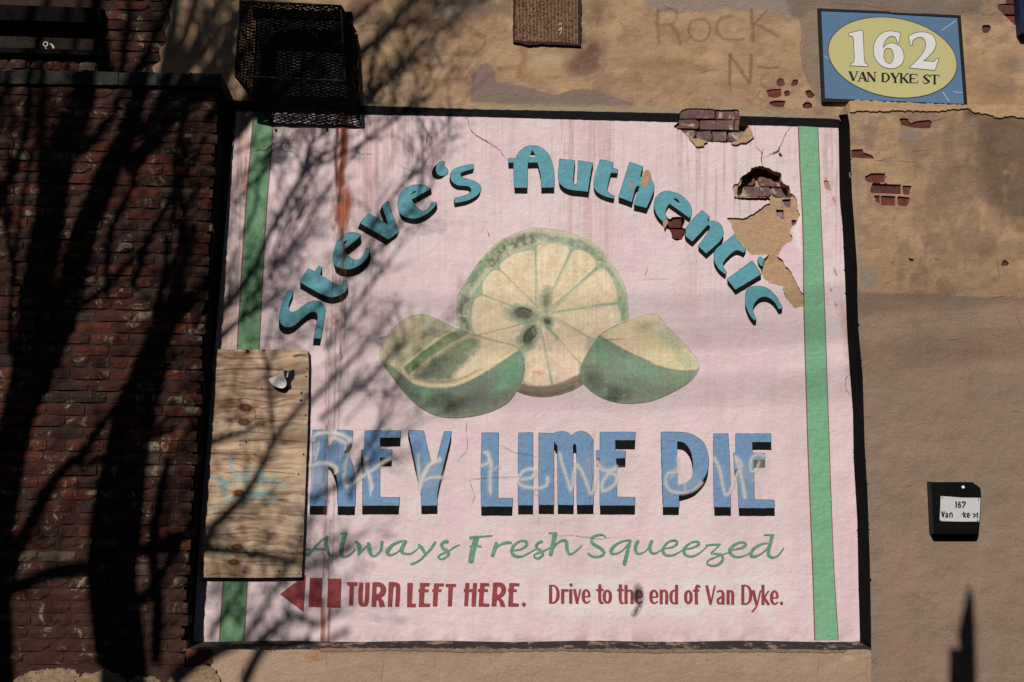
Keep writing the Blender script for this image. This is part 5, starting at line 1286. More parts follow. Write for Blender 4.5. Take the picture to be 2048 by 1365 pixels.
# ---- small window
win = thing('small_window', (float(at(90, 60, 0)[0]), 0, wz0), 'low window with dirty brown glass under a black metal hood', 'window')
M['glass'] = m_flat('dirty_patterned_glass', (34, 27, 22), .8, .5, .3, wear=((110, 90, 68), .60), spec=.1, scale=60)
xw0 = float(at(-60, 60, 0)[0])
mb = MB(); mb.box(xw0, wx1, .022, .030, wz0, wz1); mb.build('pane', M['glass'], win)
M['blackmetal'] = m_flat('black_painted_metal', (9, 8, 8), .9, .3, 0, spec=.08)
mb = MB(); hx = float(at(200, 40, -.06)[0]); h1 = float(at(100, 13, -.06)[2]); h0 = float(at(100, 43, -.06)[2])
mb.add([(xw0, -.06, h0), (hx, -.06, h0), (hx, -.06, h1), (xw0, -.06, h1), (xw0, .04, h0), (hx, .04, h0), (hx, .04, h1 + .03), (xw0, .04, h1 + .03)], [(0, 1, 2, 3), (3, 2, 6, 7), (1, 5, 6, 2), (0, 4, 5, 1), (0, 3, 7, 4)])
mb.build('hood', M['blackmetal'], win)
mb = MB(); s0 = float(at(100, 108, -.03)[2]); s1 = float(at(100, 98, -.03)[2]); mb.box(xw0, float(at(192, 100, -.03)[0]), -.03, .05, s0, s1); mb.build('sill', M['blackmetal'], win)
mb = MB(); mb.box(wx1 - .012, wx1 - .001, .005, .0215, wz0, wz1); mb.build('jamb', M['blackmetal'], win)
M['white'] = m_flat('white_vinyl_and_glints', (232, 230, 226), .5, .03, 0)
ZW = lambda *p: zz((0, 0), 8.904, p)
sheet('ring_sticker', stroke(circ(*ZW((810, 788))[0], 4.3, 16) + [circ(*ZW((810, 788))[0], 4.3, 16)[0]], 1.5, sm=False), M['white'], win, .019, thick=.002)
sheet('crescent_sticker', [smoothp(ZW((875, 778), (905, 775), (940, 800), (968, 845), (952, 870), (940, 868), (925, 825), (900, 795))), smoothp(ZW((797, 848), (812, 848), (835, 870), (818, 874)))], M['white'], win, .019, thick=.002)
sheet('crescent_sticker', [smoothp(ZW((-20, 362), (20, 358), (50, 385), (64, 415), (58, 436), (45, 410), (20, 380), (-20, 376)))], M['white'], win, .019, thick=.002)

# ---- expanded metal cage
cg = thing('wire_cage', (float(at(590, 90, 0)[0]), 0, float(at(590, 150, 0)[2])), 'rusty black expanded metal window cage hanging over the top left of the mural', 'cage')
DC = .24
c0 = at(480, 2, -DC); c1 = at(686, 12, -DC); c2 = at(690, 160, -DC); c3 = at(470, 150, -DC)
cx0, cx1 = float(c3[0] + .005), float(c1[0]); cz0, cz1 = float(c3[2]), float(c0[2] + .02)


def diamond(mb, O, A, B, w, h, r=.0019, seed=0, wav=.0):
    """expanded metal on the parallelogram O, O+A, O+B: zigzag strands along A"""
    O, A, B = Vector(O), Vector(A), Vector(B); n = max(2, int(A.length / w * 2)); m = max(1, int(B.length / h * 2)); Nn = A.cross(B).normalized(); rr = random.Random(seed)
    for j in range(m + 1):
        pts = []
        for i in range(n + 1):
            t = j / m + ((1 if (i + j) % 2 else -1) * .5 / m * (.86))
            pts.append(O + A * (i / n) + B * min(max(t, 0), 1) + Nn * (wav * sin(i * .9 + j * .37) + rr.uniform(-.0008, .0008)))
        for i in range(n): 
            a, b = pts[i], pts[i + 1]
            mb.bar(a, b, r, 3)


def quad_mesh(mb, P0, P1, P2, P3, w=.058, h=.0195, r=.0031, seed=0):
    """expanded metal on a four-cornered panel, strands run from P0P3 to P1P2"""
    P0, P1, P2, P3 = map(Vector, (P0, P1, P2, P3)); rr = random.Random(seed); Nn = (P1 - P0).cross(P3 - P0).normalized()
    n = max(2, int(max((P1 - P0).length, (P2 - P3).length) / w * 2)); m = max(1, int(max((P3 - P0).length, (P2 - P1).length) / h * 2))
    for j in range(m + 1):
        pts = []
        for i in range(n + 1):
            t = min(max(j / m + (1 if (i + j) % 2 else -1) * .43 / m, 0), 1); s_ = i / n
            pts.append((P0 * (1 - s_) + P1 * s_) * (1 - t) + (P3 * (1 - s_) + P2 * s_) * t + Nn * (.004 * sin(i * .9 + j * .37) + rr.uniform(-.001, .001)))
        for i in range(n): mb.bar(pts[i], pts[i + 1], r, 3)


F0, F1, F2, F3 = at(470, 152, -DC), at(690, 162, -DC), at(682, 12, -DC), at(480, 2, -DC)     # front face, from the lower left
W0, W1, W2, W3 = at(545, 249, -.012), at(722, 252, -.012), at(712, 64, -.012), at(556, 60, -.012)  # where it meets the wall
for nm, q in (('front_mesh', (F0, F1, F2, F3)), ('bottom_mesh', (F0, F1, W1, W0)), ('side_mesh', (F0, W0, W3, F3)), ('side_mesh', (F1, W1, W2, F2)), ('top_mesh', (F3, F2, W2, W3))):
    mb = MB(); quad_mesh(mb, *q, seed=len(nm)); mb.build(nm, M['cage'], cg)
mb = MB()
for a, b in ((F0, F3), (F1, F2), (F0, F1), (F2, F3), (F1, W1), (F2, W2), (F0, W0)): mb.bar(a, b, .0055)
mb.build('frame', M['cage'], cg)
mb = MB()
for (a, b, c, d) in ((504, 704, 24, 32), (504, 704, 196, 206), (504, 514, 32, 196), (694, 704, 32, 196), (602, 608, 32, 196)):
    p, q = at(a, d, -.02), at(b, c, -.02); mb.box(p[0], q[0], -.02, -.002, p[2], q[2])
wv = thing('caged_window', (float(at(600, 130, 0)[0]), 0, float(at(600, 186, 0)[2])), 'framed window behind the wire cage, enlarged and darkened in place of shade', 'window')
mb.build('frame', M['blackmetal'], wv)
M['shadeglass'] = m_flat('dusty_glass_and_shade', (20, 18, 17), .6, .4, 0, wear=((60, 52, 44), .62), spec=.2)
p, q = at(508, 198, -.006), at(700, 30, -.006); mb = MB(); mb.box(p[0], q[0], -.008, -.002, p[2], q[2]); mb.build('pane', M['shadeglass'], wv)  # dark pane enlarged to stand in for the shade inside the cage

# ---- woven vent grille at the top
vg = thing('vent_grille', (float(at(1094, 40, 0)[0]), 0, float(at(1094, 88, 0)[2])), 'rusty woven metal vent grille set in the tan stucco at the top centre', 'vent')
g0 = at(1030, 82, -.012); g1 = at(1159, -60, -.012)
M['ventwire'] = m_flat('rusty_beige_wire', (176, 142, 112), .8, .3, 0, wear=((104, 62, 40), .50), scale=22)
mb = MB(); n_ = 46
for i in range(n_):
    x = g0[0] + (g1[0] - g0[0]) * (i + .5) / n_; mb.bar((x - (i - n_ / 2) * .0000, -.014, g0[2] - (i / n_) * .018), (x - .0, -.014, g1[2]), .0022, 4)
mb.build('rib_panel', M['ventwire'], vg, kind='stuff')
mb = MB(); k = 60
for i in range(k):
    z = g0[2] - .01 + (g1[2] - g0[2]) * i / k; mb.bar((g0[0], -.0115, z + .006), (g1[0], -.0115, z - .012), .0015, 3)
mb.build('cross_wires', M['rust'], vg, kind='stuff')
sheet('backing_plate', [[(1027, -62), (1161, -62), (1161, 90), (1100, 86), (1028, 84)]], M['darkmortar'], vg, -.003, thick=.003)
sheet('frame_edge', [ragged([(1026, -62), (1031, -62), (1031, 80), (1060, 83), (1120, 84), (1157, 88), (1157, -62), (1162, -62), (1162, 92), (1120, 90), (1080, 88), (1060, 91), (1040, 86), (1026, 84)], .9, 5, 6)], M['darkmortar'], vg, -.016, thick=.014)
sheet('plaster_blob', [smoothp(zz((1010, 0), 11.376, [(1205, 565), (1230, 530), (1265, 515), (1300, 540), (1290, 575), (1240, 572)])), smoothp(zz((1010, 0), 11.376, [(1190, 720), (1250, 640), (1295, 620), (1300, 700), (1260, 800), (1240, 780), (1280, 700), (1255, 690)]))], M['basecoat'], vg, -.020, thick=.004)

# ---- address sign
ZN = lambda *p: zz((1560, 0), 3.9, p)
sg = thing('address_sign', tuple(at(1784, 200, 0)), 'blue street number sign with a yellow oval fixed high on the wall at right', 'sign')
M['signblue'] = m_flat('blue_sign_face', (84, 114, 146), .6, .05, 0, scale=300, wear=((112, 140, 166), .74))
M['signyel'] = m_flat('yellow_sign_print', (184, 178, 124), .6, .05, 0, scale=300)
M['signwhite'] = m_flat('white_sign_print', (214, 212, 212), .6, .03, 0)
M['signblack'] = m_flat('black_sign_print', (24, 22, 24), .55, .1, 0)
OUTF = ZN((297, 65), (850, 90), (870, 98), (1410, 120), (1462, 815), (330, 796)); INF = ZN((322, 86), (860, 106), (890, 112), (1385, 139), (1436, 812), (352, 768))
FY = -.022
sheet('board', [grow(OUTF, -1)], M['signblue'], sg, FY, thick=.016)
sheet('frame', [OUTF], M['signblack'], sg, FY - .003, subs=[INF], thick=.019)
ell = [(878 + 498 * cos(t) + 40 * sin(t), 450 + 32 * cos(t) + 311 * sin(t)) for t in np.linspace(0, 2 * pi, 61)[:-1]]
sheet('oval_outline', [ZN(*[(878 + (x - 878) * 1.011, 450 + (y - 450) * 1.018) for x, y in ell])], M['signblack'], sg, FY - .0012)
sheet('oval', [ZN(*ell)], M['signyel'], sg, FY - .0020)
D1 = ZN((535, 262), (640, 238), (646, 250), (655, 460), (662, 495), (685, 508), (683, 519), (552, 512), (553, 500), (575, 490), (583, 460), (575, 310), (568, 285), (540, 278))
D6 = smoothp(ZN((938, 258), (928, 335), (915, 332), (905, 298), (875, 280), (840, 295), (812, 335), (802, 378), (850, 342), (900, 345), (948, 380), (965, 435), (955, 490), (915, 525), (860, 535), (800, 518), (755, 475), (733, 420), (735, 350), (765, 290), (810, 255), (860, 245), (900, 250)), 3, 55)
H6 = smoothp(ZN((845, 375), (870, 385), (885, 420), (885, 465), (868, 495), (845, 500), (820, 480), (808, 440), (812, 400), (825, 378)))
D2 = smoothp(ZN((1005, 285), (1050, 262), (1110, 253), (1170, 265), (1205, 300), (1215, 350), (1195, 400), (1150, 450), (1115, 478), (1205, 485), (1222, 460), (1237, 462), (1208, 548), (1010, 530), (1090, 450), (1130, 390), (1138, 340), (1120, 300), (1085, 290), (1050, 305), (1030, 330), (1033, 356), (1018, 354)), 3, 50)
for d_, h_ in ((D1, []), (D6, [H6]), (D2, [])):
    n_ = sheet('numeral', [d_], M['signwhite'], sg, FY - .0036, subs=h_)
    o2 = outline(d_, 2.2)
    for q in h_: o2 += outline(q, 2.2)
    sheet('numeral_outline', o2, M['signblack'], n_, FY - .0030)


def serif(ch, x0, x1, k=17, th=7):
    A = []; y0 = 560 + (x0 - 540) * .040; y1 = y0 + 72; a = x0 + k / 2 + 3; b = x1 - k / 2 - 2; xm = (x0 + x1) / 2; ym = (y0 + y1) / 2
    def st(p, w): A.extend(stroke(ZN(*p), [q / 3.9 for q in w] if hasattr(w, '__len__') else w / 3.9, 4))
    def sf(x, y, w=22): st(((x - w / 2, y), (x + w / 2, y)), 5)
    if ch in 'VY':
        yb = y1 if ch == 'V' else ym + 8
        st(((x0 + 10, y0), (xm, yb)), k + 2); st(((x1 - 8, y0), (xm, yb)), th); sf(x0 + 10, y0, 28); sf(x1 - 8, y0, 22)
        if ch == 'Y': st(((xm, ym), (xm, y1)), k); sf(xm, y1, 30)
    if ch == 'A': st(((xm, y0), (x0 + 10, y1)), th); st(((xm, y0), (x1 - 12, y1)), k + 2); st(((x0 + 16, ym + 14), (x1 - 18, ym + 14)), 6); sf(x0 + 10, y1, 22); sf(x1 - 12, y1, 28)
    if ch == 'N': st(((x0 + 12, y0), (x0 + 12, y1)), th); st(((x1 - 10, y0), (x1 - 10, y1)), th); st(((x0 + 10, y0), (x1 - 10, y1)), k + 1); sf(x0 + 10, y0); sf(x0 + 12, y1); sf(x1 - 10, y0)
    if ch == 'D': st(((a + 2, y0), (a + 2, y1)), k); st(((a, y0 + 3), (xm + 4, y0 + 5), (b, ym), (xm + 4, y1 - 5), (a, y1 - 3)), [6, 8, k, 8, 6])
    if ch == 'K': st(((a, y0), (a, y1)), k); st(((x1 - 8, y0), (a + 6, ym + 4)), th); st(((xm - 6, ym - 4), (x1 - 8, y1)), k); sf(a, y0, 28); sf(a, y1, 28); sf(x1 - 10, y0); sf(x1 - 8, y1, 24)
    if ch == 'E': st(((a, y0), (a, y1)), k); st(((a, y0 + 3), (x1 - 4, y0 + 3), (x1 - 4, y0 + 18)), [6, 6, 5]); st(((a, ym), (x1 - 18, ym)), 6); st(((a, y1 - 3), (x1 - 2, y1 - 3), (x1, y1 - 20)), [6, 6, 5])
    if ch == 'S': st(((x1 - 6, y0 + 18), (x1 - 12, y0 + 5), (xm, y0 + 3), (x0 + 10, y0 + 18), (xm, ym), (x1 - 8, y1 - 18), (xm, y1 - 3), (x0 + 10, y1 - 5), (x0 + 4, y1 - 22)), [5, 6, 8, 14, 18, 14, 8, 6, 5])
    if ch == 'T': st(((xm, y0), (xm, y1)), k); st(((x0 + 2, y0 + 16), (x0 + 2, y0 + 3), (x1 - 2, y0 + 3), (x1 - 2, y0 + 18)), 6); sf(xm, y1, 28)
    return A


for wd in ((('V', 536, 612), ('A', 604, 682), ('N', 676, 750)), (('D', 788, 862), ('Y', 862, 936), ('K', 934, 1004), ('E', 1006, 1072)), (('S', 1112, 1172), ('T', 1172, 1240))):
    a_ = []
    for ch, x0, x1 in wd: a_ += serif(ch, x0, x1)
    sheet('printed_word', a_, M['signblack'], sg, FY - .0030)
sheet('scratch', stroke(ZN((1260, 240), (1370, 165)), .9) + stroke(ZN((1270, 718), (1318, 790)), 1) + stroke(ZN((1350, 718), (1420, 725)), .8) + stroke(ZN((340, 435), (378, 460)), .8), M['signwhite'], sg, FY - .0014)

# ---- blue panel at the corner
bp = MB(); q0 = at(2043, 66, -.06); bp.box(q0[0], q0[0] + .5, -.06, -.002, q0[2], 5.2)
meta(bp.build('blue_panel', m_flat('deep_blue_metal', (14, 34, 62), .5, .1, 0)), 'sliver of dark blue panel cut off at the top right corner', 'panel')

# ---- steel letter box on the pier
ZM = lambda *p: zz((1820, 930), 7.585, p)
bx = thing('letter_box', tuple(at(1910, 1070, -DP)), 'black metal letter box with a worn white address plate on the lower right wall', 'letter box')
M['gloss'] = m_flat('gloss_black_metal', (8, 8, 8), .35, .2, 0, spec=.4)
body = smoothp(ZM((322, 262), (900, 262), (960, 276), (1030, 325), (1073, 380), (1078, 600), (1062, 850), (1042, 1010), (1010, 1050), (360, 1050)), 3, 40)
YB = -DP - .055
sheet('body', [body], M['gloss'], bx, YB, thick=.055)
sheet('flange_with_shadow', [ZM((283, 255), (330, 258), (360, 1045), (995, 1052), (985, 1112), (362, 1112), (307, 1045), (325, 1040))], M['gloss'], bx, -DP - .012, thick=.012)  # its lower black strip is also drawn for the shadow the box casts
pl = sheet('plate', [smoothp(ZM((467, 475), (620, 485), (780, 498), (930, 500), (1070, 503), (1062, 700), (1050, 860), (760, 862), (450, 853), (460, 680)), 2, 40)], m_flat('worn_white_plate', (196, 194, 194), .5, .05, 0, wear=((150, 146, 144), .68)), bx, YB - .003, thick=.003)
TX = []
for p_, w in ((((690, 580), (702, 566), (701, 652)), 15), (((768, 580), (752, 564), (738, 590), (736, 630), (751, 648), (768, 632), (764, 606), (744, 600)), 12), (((790, 580), (803, 564), (826, 564), (838, 582), (816, 618), (800, 652)), 14),
              (((482, 706), (500, 796)), 15), (((520, 708), (503, 796)), 13), (((540, 750), (556, 734), (570, 748), (570, 800)), 12), (((570, 764), (546, 776), (546, 796), (566, 794)), 11), (((604, 800), (604, 732)), 13), (((604, 744), (626, 730), (640, 748), (640, 800)), 13),
              (((786, 740), (798, 752)), 14), (((816, 712), (816, 800)), 13), (((850, 732), (824, 764), (852, 800)), 12), (((872, 768), (900, 764), (898, 742), (880, 734), (868, 760), (874, 792), (902, 792)), 12),
              (((956, 744), (980, 752), (990, 774), (958, 796)), 13), (((1022, 722), (1018, 786), (1034, 798)), 12), (((1000, 748), (1040, 748)), 9)):
    TX += stroke(ZM(*p_), w * 1.45 / 7.585, 4)
sheet('printed_address', TX, M['signblack'], bx, YB - .0042)
for p_ in ((490, 495), (1043, 527), (1025, 840), (460, 842)): sheet('rivet', [circ(*ZM(p_)[0], 1.3, 8)], M['rust'], bx, YB - .006, thick=.003)
sheet('rivet', [circ(*ZM((808, 338))[0], 3.0, 12)], M['white'], bx, YB - .004, thick=.004)  # bolt head coloured white as its highlight

# ================================================================== PLYWOOD BOARD
ZP = lambda *p: zz((380, 660), 2.625, p)
pb = thing('plywood_board', tuple(at(510, 1155, -.02)), 'weathered plywood board with a turquoise scrawl screwed over the left edge of the mural', 'board')


def paint_board():
    P = Paint(398, 692, 622, 1160, 1.4, (202, 174, 144), seed=90)
    U, V = P.U, P.V
    kn = [(491, 816, 15, 9), (488, 845, 15, 8), (478, 987, 13, 8), (474, 1095, 14, 8), (467, 1125, 13, 7), (495, 703, 10, 5)]
    gw = sst(.45, .75, fbm(U / 40, V / 26, 55, 3))[..., None] * .25; P.C = P.C * (1 - gw) + lin((158, 146, 132)) * gw
    off = np.zeros(U.shape)
    for x, y, rx, ry in kn: off += 15 * np.sign(V - y + .01) * np.exp(-((U - x) / 30.) ** 2 - ((V - y) / 16.) ** 2)
    W = V + 15 * fbm(U / 90, V / 46, 3, 3) * 2 + off + 3 * fbm(U / 22, V / 12, 8, 2)
    g = fbm(U / 160, W / 5.5, 5, 4); m = sst(.40, .72, g)[..., None]; P.C = P.C * (1 - .55 * m) + lin((140, 110, 86)) * .55 * m
    g = fbm(U / 120, W / 2.8, 6, 3); m = sst(.5, .75, g)[..., None]; P.C = P.C * (1 - .5 * m) + lin((104, 74, 54)) * .5 * m
    g = fbm(U / 60, W / 11., 7, 3); m = sst(.55, .75, g)[..., None]; P.C = P.C * (1 - .55 * m) + lin((222, 198, 172)) * .55 * m
    g = fbm(U / 90, W / 16., 17, 3); m = sst(.52, .7, g)[..., None]; P.C = P.C * (1 - .5 * m) + lin((126, 94, 70)) * .5 * m
    for y in np.linspace(720, 1145, 22):
        yy = y + random.uniform(-6, 6); x0 = 400 + random.uniform(0, 90); x1 = x0 + random.uniform(50, 150)
        P.line([(x0, yy), ((x0 + x1) / 2, yy + random.uniform(-5, 2)), (x1, yy + 2)], 2.0, (82, 56, 42), .8, 1.4, .25, 9, 1.5)
    for x, y, rx, ry in kn:
        P.blob(x, y, rx * 1.6, ry * 1.8, (126, 82, 54), .7, .8, 0, .2, 6, .4); P.blob(x, y, rx, ry, (74, 42, 27), .95, .4, 0, 0, 9, .2); P.blob(x, y, rx * .55, ry * .5, (132, 84, 52), .8, .6); P.blob(x - 2, y + 1, rx * .25, ry * .3, (70, 42, 28), .8, .6)
    P.blob(430, 800, 12, 26, (138, 98, 66), .6, .9, -15, .3, 5); P.blob(412, 1060, 9, 24, (140, 96, 62), .6, .9, -10, .3, 5); P.blob(433, 925, 10, 16, (140, 98, 66), .5, .9, 0, .3, 5)
    P.line(ZP((545, 140), (580, 133), (615, 136)), 4.5, (66, 46, 36), .9, 2, .1, 5, 1); P.line(ZP((135, 125), (180, 140), (215, 150)), 3, (92, 70, 54), .8, 2, .2, 5, 1)
    P.poly(ZP((128, 108), (300, 106), (600, 108), (615, 118), (300, 118), (140, 120)), (176, 158, 134), .5, 3)
    # grey weathering on the right margin
    w = (np.clip((U - 560) / 50, 0, 1) * .30 * sst(.35, .65, fbm(U / 18, V / 30, 23, 3)))[..., None]; P.C = P.C * (1 - w) + lin((160, 148, 134)) * w
    # turquoise marker scrawl
    T = (124, 178, 178)
    for pts, w, a, br in ((((208, 672), (215, 710), (232, 755)), 4.6, .9, 0), (((108, 778), (150, 785), (170, 770), (165, 790), (200, 795), (185, 815), (140, 822), (185, 840), (195, 880), (215, 888)), 3.4, .9, .1), (((150, 800), (200, 810), (240, 820), (225, 795)), 3, .8, .15),
                          (((235, 770), (265, 752), (300, 760), (300, 785), (265, 795), (240, 780), (262, 762), (290, 772), (280, 785), (262, 778)), 3, .9, .05), (((310, 720), (320, 740), (350, 745), (380, 742), (375, 790), (360, 830), (340, 855)), 4, .85, .12), (((300, 760), (340, 790), (370, 780)), 4, .8, .15),
                          (((355, 770), (420, 775), (475, 795), (420, 790), (365, 795)), 3.4, .8, .2), (((200, 885), (250, 890), (300, 880), (350, 865), (400, 850), (460, 825), (530, 815)), 4.5, .75, .2), (((300, 800), (300, 850), (310, 915)), 4, .7, .25), (((345, 880), (400, 865), (410, 850)), 8, .7, .25),
                          (((410, 898), (445, 890)), 6, .8, .1), (((110, 960), (150, 925), (200, 900)), 7, .45, .4), (((280, 905), (300, 870), (340, 840)), 6, .5, .3), (((190, 840), (180, 820), (210, 820)), 3, .8, .1)):
        P.line(ZP(*pts), w, T, a, 1.6, br, 5, .4)
    P.blob(*ZP((310, 720))[0], 4.2, 4.2, T, .95, .3); P.blob(*ZP((208, 672))[0], 3.8, 3.8, T, .95, .3); P.blob(*ZP((435, 893))[0], 4.5, 3.5, T, .85, .4)
    return P


BO = ragged(ZP((128, 101), (200, 104), (380, 104), (606, 106), (622, 112), (624, 200), (619, 500), (607, 800), (596, 1100), (586, 1299), (320, 1302), (60, 1300), (62, 1180), (72, 1000), (85, 850), (95, 700), (98, 600), (104, 480), (118, 330), (122, 230), (112, 180), (125, 150)), .35, 8, 5)
PBM = m_painted('weathered_plywood', .85, .35, .10)
YP = -.030
pbf = paint_board().mesh('board_face', BO, [], PBM, pb, YP)
mb = MB(); rim(mb, BO, YP, YP + .019); mb.build('board_edge', m_flat('plywood_edge', (92, 72, 56), .9, .3, .5), pb)
for (x, y, r) in ((495, 703, 3.4), (528, 701, 2.2), (603, 786, 2.3), (602, 801, 2.5), (611, 831, 1.6), (607, 909, 1.9), (597, 949, 1.8), (605, 989, 1.5), (405, 1138, 2.2), (559, 1143, 2), (488, 1144, 1.8), (584, 1108, 1.8), (511, 833, 1.4), (509, 909, 1.6), (518, 861, 1.3), (603, 1073, 1.6), (492, 884, 2.2), (480, 890, 1.6), (422, 706, 3), (417, 934, 2.6), (598, 1147, 1.7), (524, 778, 1.8), (612, 753, 1.8), (614, 737, 1.8)):
    sheet('screw', [circ(x, y, r, 8)], M['ink'], pb, YP - .0015, thick=.001)

# curling sticker on the board
sk = thing('curled_sticker', tuple(at(565, 780, YP)), 'curled black and white sticker peeling off the top of the plywood board', 'sticker')
sheet('black_layer', [smoothp(ZP((490, 215), (502, 214), (516, 220), (530, 214), (546, 208), (546, 240), (538, 258), (528, 272), (531, 305), (500, 316), (470, 318), (440, 306), (470, 300), (500, 270)), 3, 45)], m_flat('black_vinyl', (9, 9, 9), .5, .1, 0), sk, YP - .006, thick=.002)
cone = ZP((408, 262), (430, 252), (460, 242), (490, 230), (500, 252), (509, 275), (507, 296), (490, 309), (462, 304), (435, 290))
Pq, Tq = tris([smoothp(cone, 3, 50)]); A_ = np.array(Pq); w_ = at(A_[:, 0], A_[:, 1], YP - .012)
tt = (A_[:, 0] - 535.4) / 40; w_[:, 1] -= .022 * np.sin(np.clip(tt, 0, 1) * pi * .8)
mk('curled_layer', w_, Tq, m_flat('white_sticker_back', (226, 224, 222), .35, .04, 0, spec=.5), sk, smooth=True)
sheet('glint', [ZP((508, 240), (513, 222), (517, 226), (513, 248), (505, 250))], M['white'], sk, YP - .010, thick=.001)

# ================================================================== TREE (stands at the kerb behind the photographer's left shoulder)
SV = np.array(SUNV)
rt = random.Random(21)


def depth(u, v):
    return 3.0 + .45 * sin(u * .0045 + 1.2) + .35 * cos(v * .0038 + .4) + 1.3 * min(max((280 - v) / 300, 0), 1) * min(max((u + 50) / 300, 0), 1) + 1.0 * min(max((u - 300) / 300, 0), 1) * min(max((v - 350) / 300, 0), 1)


def limb(pts, ws, dd=0.0, d0=None):
    """a limb by where the sun sees it against the wall: points, half-widths in mm, extra stand-off growing to dd"""
    q = smoothp(pts, 4, 170, False); m = len(q); ws = np.interp(np.linspace(0, len(pts) - 1, m), range(len(pts)), ws)
    out = []
    for i, (x, y) in enumerate(q):
        w = at(x, y, 0.0); D = depth(x, y) + dd * i / (m - 1)
        out.append(w - SV * D)
    return q, out, [max(w * .001, .0012) for w in ws]


tree = thing('street_tree', (-3.9, -3.3, 0), 'bare street tree at the kerb throwing its branch shadows over the brick pier and mural', 'tree')
LIMBS = [  # trunks
    ([(60, 2500), (40, 1900), (30, 1365), (30, 1150), (60, 960), (90, 800), (112, 640), (135, 500), (150, 400), (170, 330), (205, 240), (206, 120), (190, 0), (190, -200)], [130, 120, 92, 85, 75, 76, 78, 78, 78, 75, 62, 50, 40, 25]),
    ([(40, 1020), (75, 900), (120, 790), (160, 690), (190, 580), (215, 490), (250, 400), (285, 330), (318, 220), (328, 150), (345, 60), (360, -60)], [50, 62, 66, 70, 66, 60, 56, 48, 42, 36, 30, 20]),
    ([(330, 2500), (300, 1900), (285, 1365), (272, 1200), (285, 1050), (298, 900), (330, 790), (365, 690), (392, 600), (420, 500)], [140, 125, 105, 90, 96, 100, 72, 42, 24, 12]),
    ([(255, 1365), (240, 1200), (255, 1040), (280, 900)], [60, 70, 70, 50]),
]
